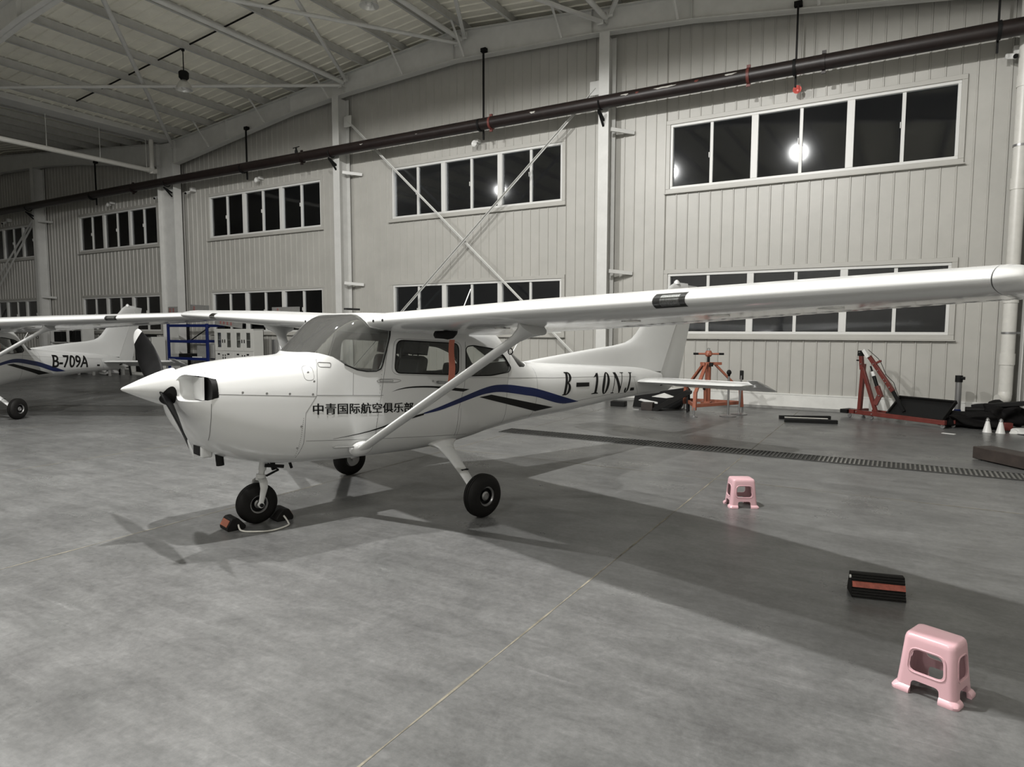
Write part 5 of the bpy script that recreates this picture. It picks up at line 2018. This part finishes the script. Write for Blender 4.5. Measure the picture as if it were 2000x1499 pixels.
t = thing('glass_door_cabinet', 'pale steel cabinet with four small glazed doors against the wall', 'cabinet', (-20.27, 15.45, 0))
part('body', CABINET, lambda m: (m.box((0, 0.2, 0.9), (2.1, 0.02, 1.8)), m.box((-1.04, 0, 0.9), (0.02, 0.42, 1.8)), m.box((1.04, 0, 0.9), (0.02, 0.42, 1.8)), m.box((0, 0, 1.8), (2.1, 0.44, 0.03)), m.box((0, 0, 0.03), (2.1, 0.42, 0.06)), m.box((0, 0, 0.9), (0.03, 0.4, 1.75)), m.box((0, 0, 1.42), (2.06, 0.36, 0.02)), m.box((0, 0, 1.02), (2.06, 0.4, 0.04))), t, 0.0)
for k in range(4):
    x = -0.785 + 0.523 * k
    m = MB()
    for p, s in (((0, 0, 1.735), (0.515, 0.025, 0.11)), ((0, 0, 1.10), (0.515, 0.025, 0.12)), ((-0.185, 0, 1.42), (0.145, 0.025, 0.52)), ((0.185, 0, 1.42), (0.145, 0.025, 0.52))):
        m.box((x + p[0], -0.215, p[2]), s)
    D = m.build('upper_door', CABINET, t)
    part('glass', SIDEGLASS, lambda m: m.box((x, -0.21, 1.42), (0.23, 0.006, 0.53)), D, 0)
    hx = x + (0.2 if k % 2 == 0 else -0.2)
    part('handle', BLACK, lambda m: m.box((hx, -0.235, 1.38), (0.035, 0.02, 0.12)), D)
    D = part('lower_door', CABINET, lambda m: m.box((x, -0.215, 0.54), (0.515, 0.025, 0.98)), t)
    part('handle', BLACK, lambda m: (m.box((x - 0.03, -0.235, 0.92), (0.11, 0.02, 0.05)), m.box((hx, -0.235, 0.88), (0.035, 0.02, 0.05)), m.box((hx, -0.235, 0.78), (0.03, 0.02, 0.08))), D)
for (x, z, s, lab) in ((-20.62, 1.52, 0.14, 'white jar standing on the upper shelf inside the cabinet'), (-20.1, 1.16, 0.16, 'white bag behind the third glass door of the cabinet'), (-19.95, 1.15, 0.1, 'small white jar behind the third cabinet door')):
    m = MB()
    m.lathe([(s * 0.35, 0), (s * 0.4, 0.02), (s * 0.38, s * 0.8), (s * 0.2, s)], Matrix.Translation((x, 15.42, 1.435 if z > 1.4 else 1.045)), 14)
    tag(m.build('jar', FRAME), lab, 'jar')
REDTXT = mat('red_lettering', (0.35, 0.06, 0.05), 0.6)


def sign_board(c, s, label, tilt=0.0, txt=None):
    t = thing('sign_board', label, 'sign', c, (0, tilt, 0))
    part('board', BOARD, lambda m: m.box((0, 0, 0), (s[0], 0.03, s[1])), t)
    random.seed(int(abs(c[0] * 100)))
    n = txt or 3
    m = MB()
    w = s[1] * 0.6
    for k in range(n):
        x0 = -s[0] * 0.28 + k * w * 1.25
        for j in range(3):
            m.box((x0, -0.018, -w * 0.35 + j * w * 0.35), (w * 0.8, 0.006, w * 0.10))
        m.box((x0 + random.uniform(-0.1, 0.1) * w, -0.018, 0), (w * 0.12, 0.006, w * 0.95))
    m.build('red_lettering', REDTXT, t)
    return t


sign_board((-20.75, 15.4, 2.03), (1.5, 0.26), 'grey sign board with red writing lying on the cabinet top', 0.10, 4)
sign_board((-24.5, 15.73, 2.53), (0.6, 0.28), 'small grey sign board with red writing on the valley column', 0.0, 2)
sign_board((-23.65, 16.285, 2.6), (1.15, 0.28), 'grey sign board with faint red writing on the wall beside the valley column', 0.05, 1)
sign_board((-18.75, 16.25, 2.49), (1.4, 0.2), 'narrow sign board with red ends on the window ledge over the far wing', 0.0, 1)

t = thing('grey_machine', 'pale machine cabinet with a dark opening behind the far tail', 'machine', (-25.6, 15.3, 0))
part('body', CABINET, lambda m: (m.box((0, 0.25, 0.75), (1.5, 0.04, 1.5)), m.box((-0.73, 0, 0.75), (0.05, 0.55, 1.5)), m.box((0.73, 0, 0.75), (0.05, 0.55, 1.5)), m.box((0, 0, 1.34), (1.5, 0.55, 0.26)), m.box((0, 0, 0.05), (1.5, 0.55, 0.1))), t)
part('opening', BLACK, lambda m: m.box((0.1, -0.1, 0.66), (1.2, 0.2, 1.08)), t)
part('top_grille', BLACK, lambda m: m.box((0, -0.28, 1.54), (1.45, 0.5, 0.1)), t)
part('display', BLACK, lambda m: m.box((0.42, -0.285, 1.33), (0.3, 0.02, 0.09)), t)
part('display_light', FRAME, lambda m: m.box((0.40, -0.298, 1.33), (0.14, 0.006, 0.04)), t)

t = thing('step_ladder', 'dark step ladder leaning behind the rudder of the far aircraft', 'ladder', (-26.2, 14.75, 0), (0.06, 0, 0))
for p, q in (((-0.42, 0, 0), (-0.25, 0, 1.75)), ((0.35, 0, 0), (0.16, 0, 1.75))):
    part('rail', BLACK, lambda m: m.bar(p, q, 0.05, 0.06), t)
for k in range(5):
    z = 0.3 + 0.32 * k
    part('rung', BLACK, lambda m: m.bar((-0.40 + 0.03 * k, 0, z), (0.32 - 0.036 * k, 0, z), 0.05, 0.03), t)

t = thing('work_table', 'low work table with thin legs under the far tailplane', 'table', (-26.9, 14.3, 0), (0, 0, 0.1))
part('table_top', BOARD, lambda m: m.box((0, 0, 0.72), (2.6, 0.7, 0.04)), t)
for x in (-1.1, -0.2, 0.75):
    for y in (-0.28, 0.28):
        part('leg', BOARD, lambda m: m.bar((x, y, 0), (x, y, 0.7), 0.07, 0.07), t)
part('stretcher', BLACK, lambda m: m.bar((-1.1, -0.28, 0.3), (0.75, -0.28, 0.3), 0.03, 0.03), t)
lump('white_bundle', (-27.0, 14.35, 0.02), (1.5, 0.5, 0.5), 21, mat('white_wrap', (0.4, 0.4, 0.39), 0.8), 'pale bundle stuffed under the low work table', 'bundle')
lump('dark_bundle', (-29.2, 14.4, 0), (1.4, 0.6, 0.5), 23, TARP, 'dark bundle on the floor beyond the work table', 'bundle')
lump('white_bundle', (-28.8, 13.6, 0), (0.5, 0.3, 0.25), 25, mat('white_wrap_far', (0.4, 0.4, 0.39), 0.8), 'small pale bundle on the floor under the 709A tail', 'bundle')

t = thing('shelving_unit', 'grey open shelving with dark equipment at the far wall', 'shelf', (-31.6, 15.5, 0))
for x in (-1.3, 0.1, 1.3):
    part('upright', STEEL, lambda m: m.box((x, 0, 1.0), (0.1, 0.5, 2.0)), t)
for z in (0.4, 1.2, 1.95):
    part('shelf', STEEL, lambda m: m.box((0, 0, z), (2.7, 0.5, 0.05)), t)
part('diagonal', STEEL, lambda m: m.bar((0.2, -0.2, 1.2), (0.7, -0.2, 1.95), 0.05, 0.05), t)
for x, w, h, lab in ((-0.75, 0.6, 0.45, 'dark equipment box on the far shelving, in the wider bay'), (0.5, 0.5, 0.5, 'dark equipment box on the far shelving beside its diagonal')):
    m = MB()
    m.box((-31.6 + x, 15.45, 1.225 + h / 2), (w, 0.35, h))
    tag(m.build('equipment_box', BLACK, bevel=0.02), lab, 'box')

t = thing('strip_curtain', 'grey strip panel leaning on the wall beside the pale cabinet', 'panel', (-18.95, 16.1, 0))
for k in range(4):
    part('strip', [GREYMETAL, BOARD, STEEL, BOARD][k], lambda m: m.box((-0.3 + 0.18 * k, 0, 0.72), (0.16, 0.03, 1.44)), t)
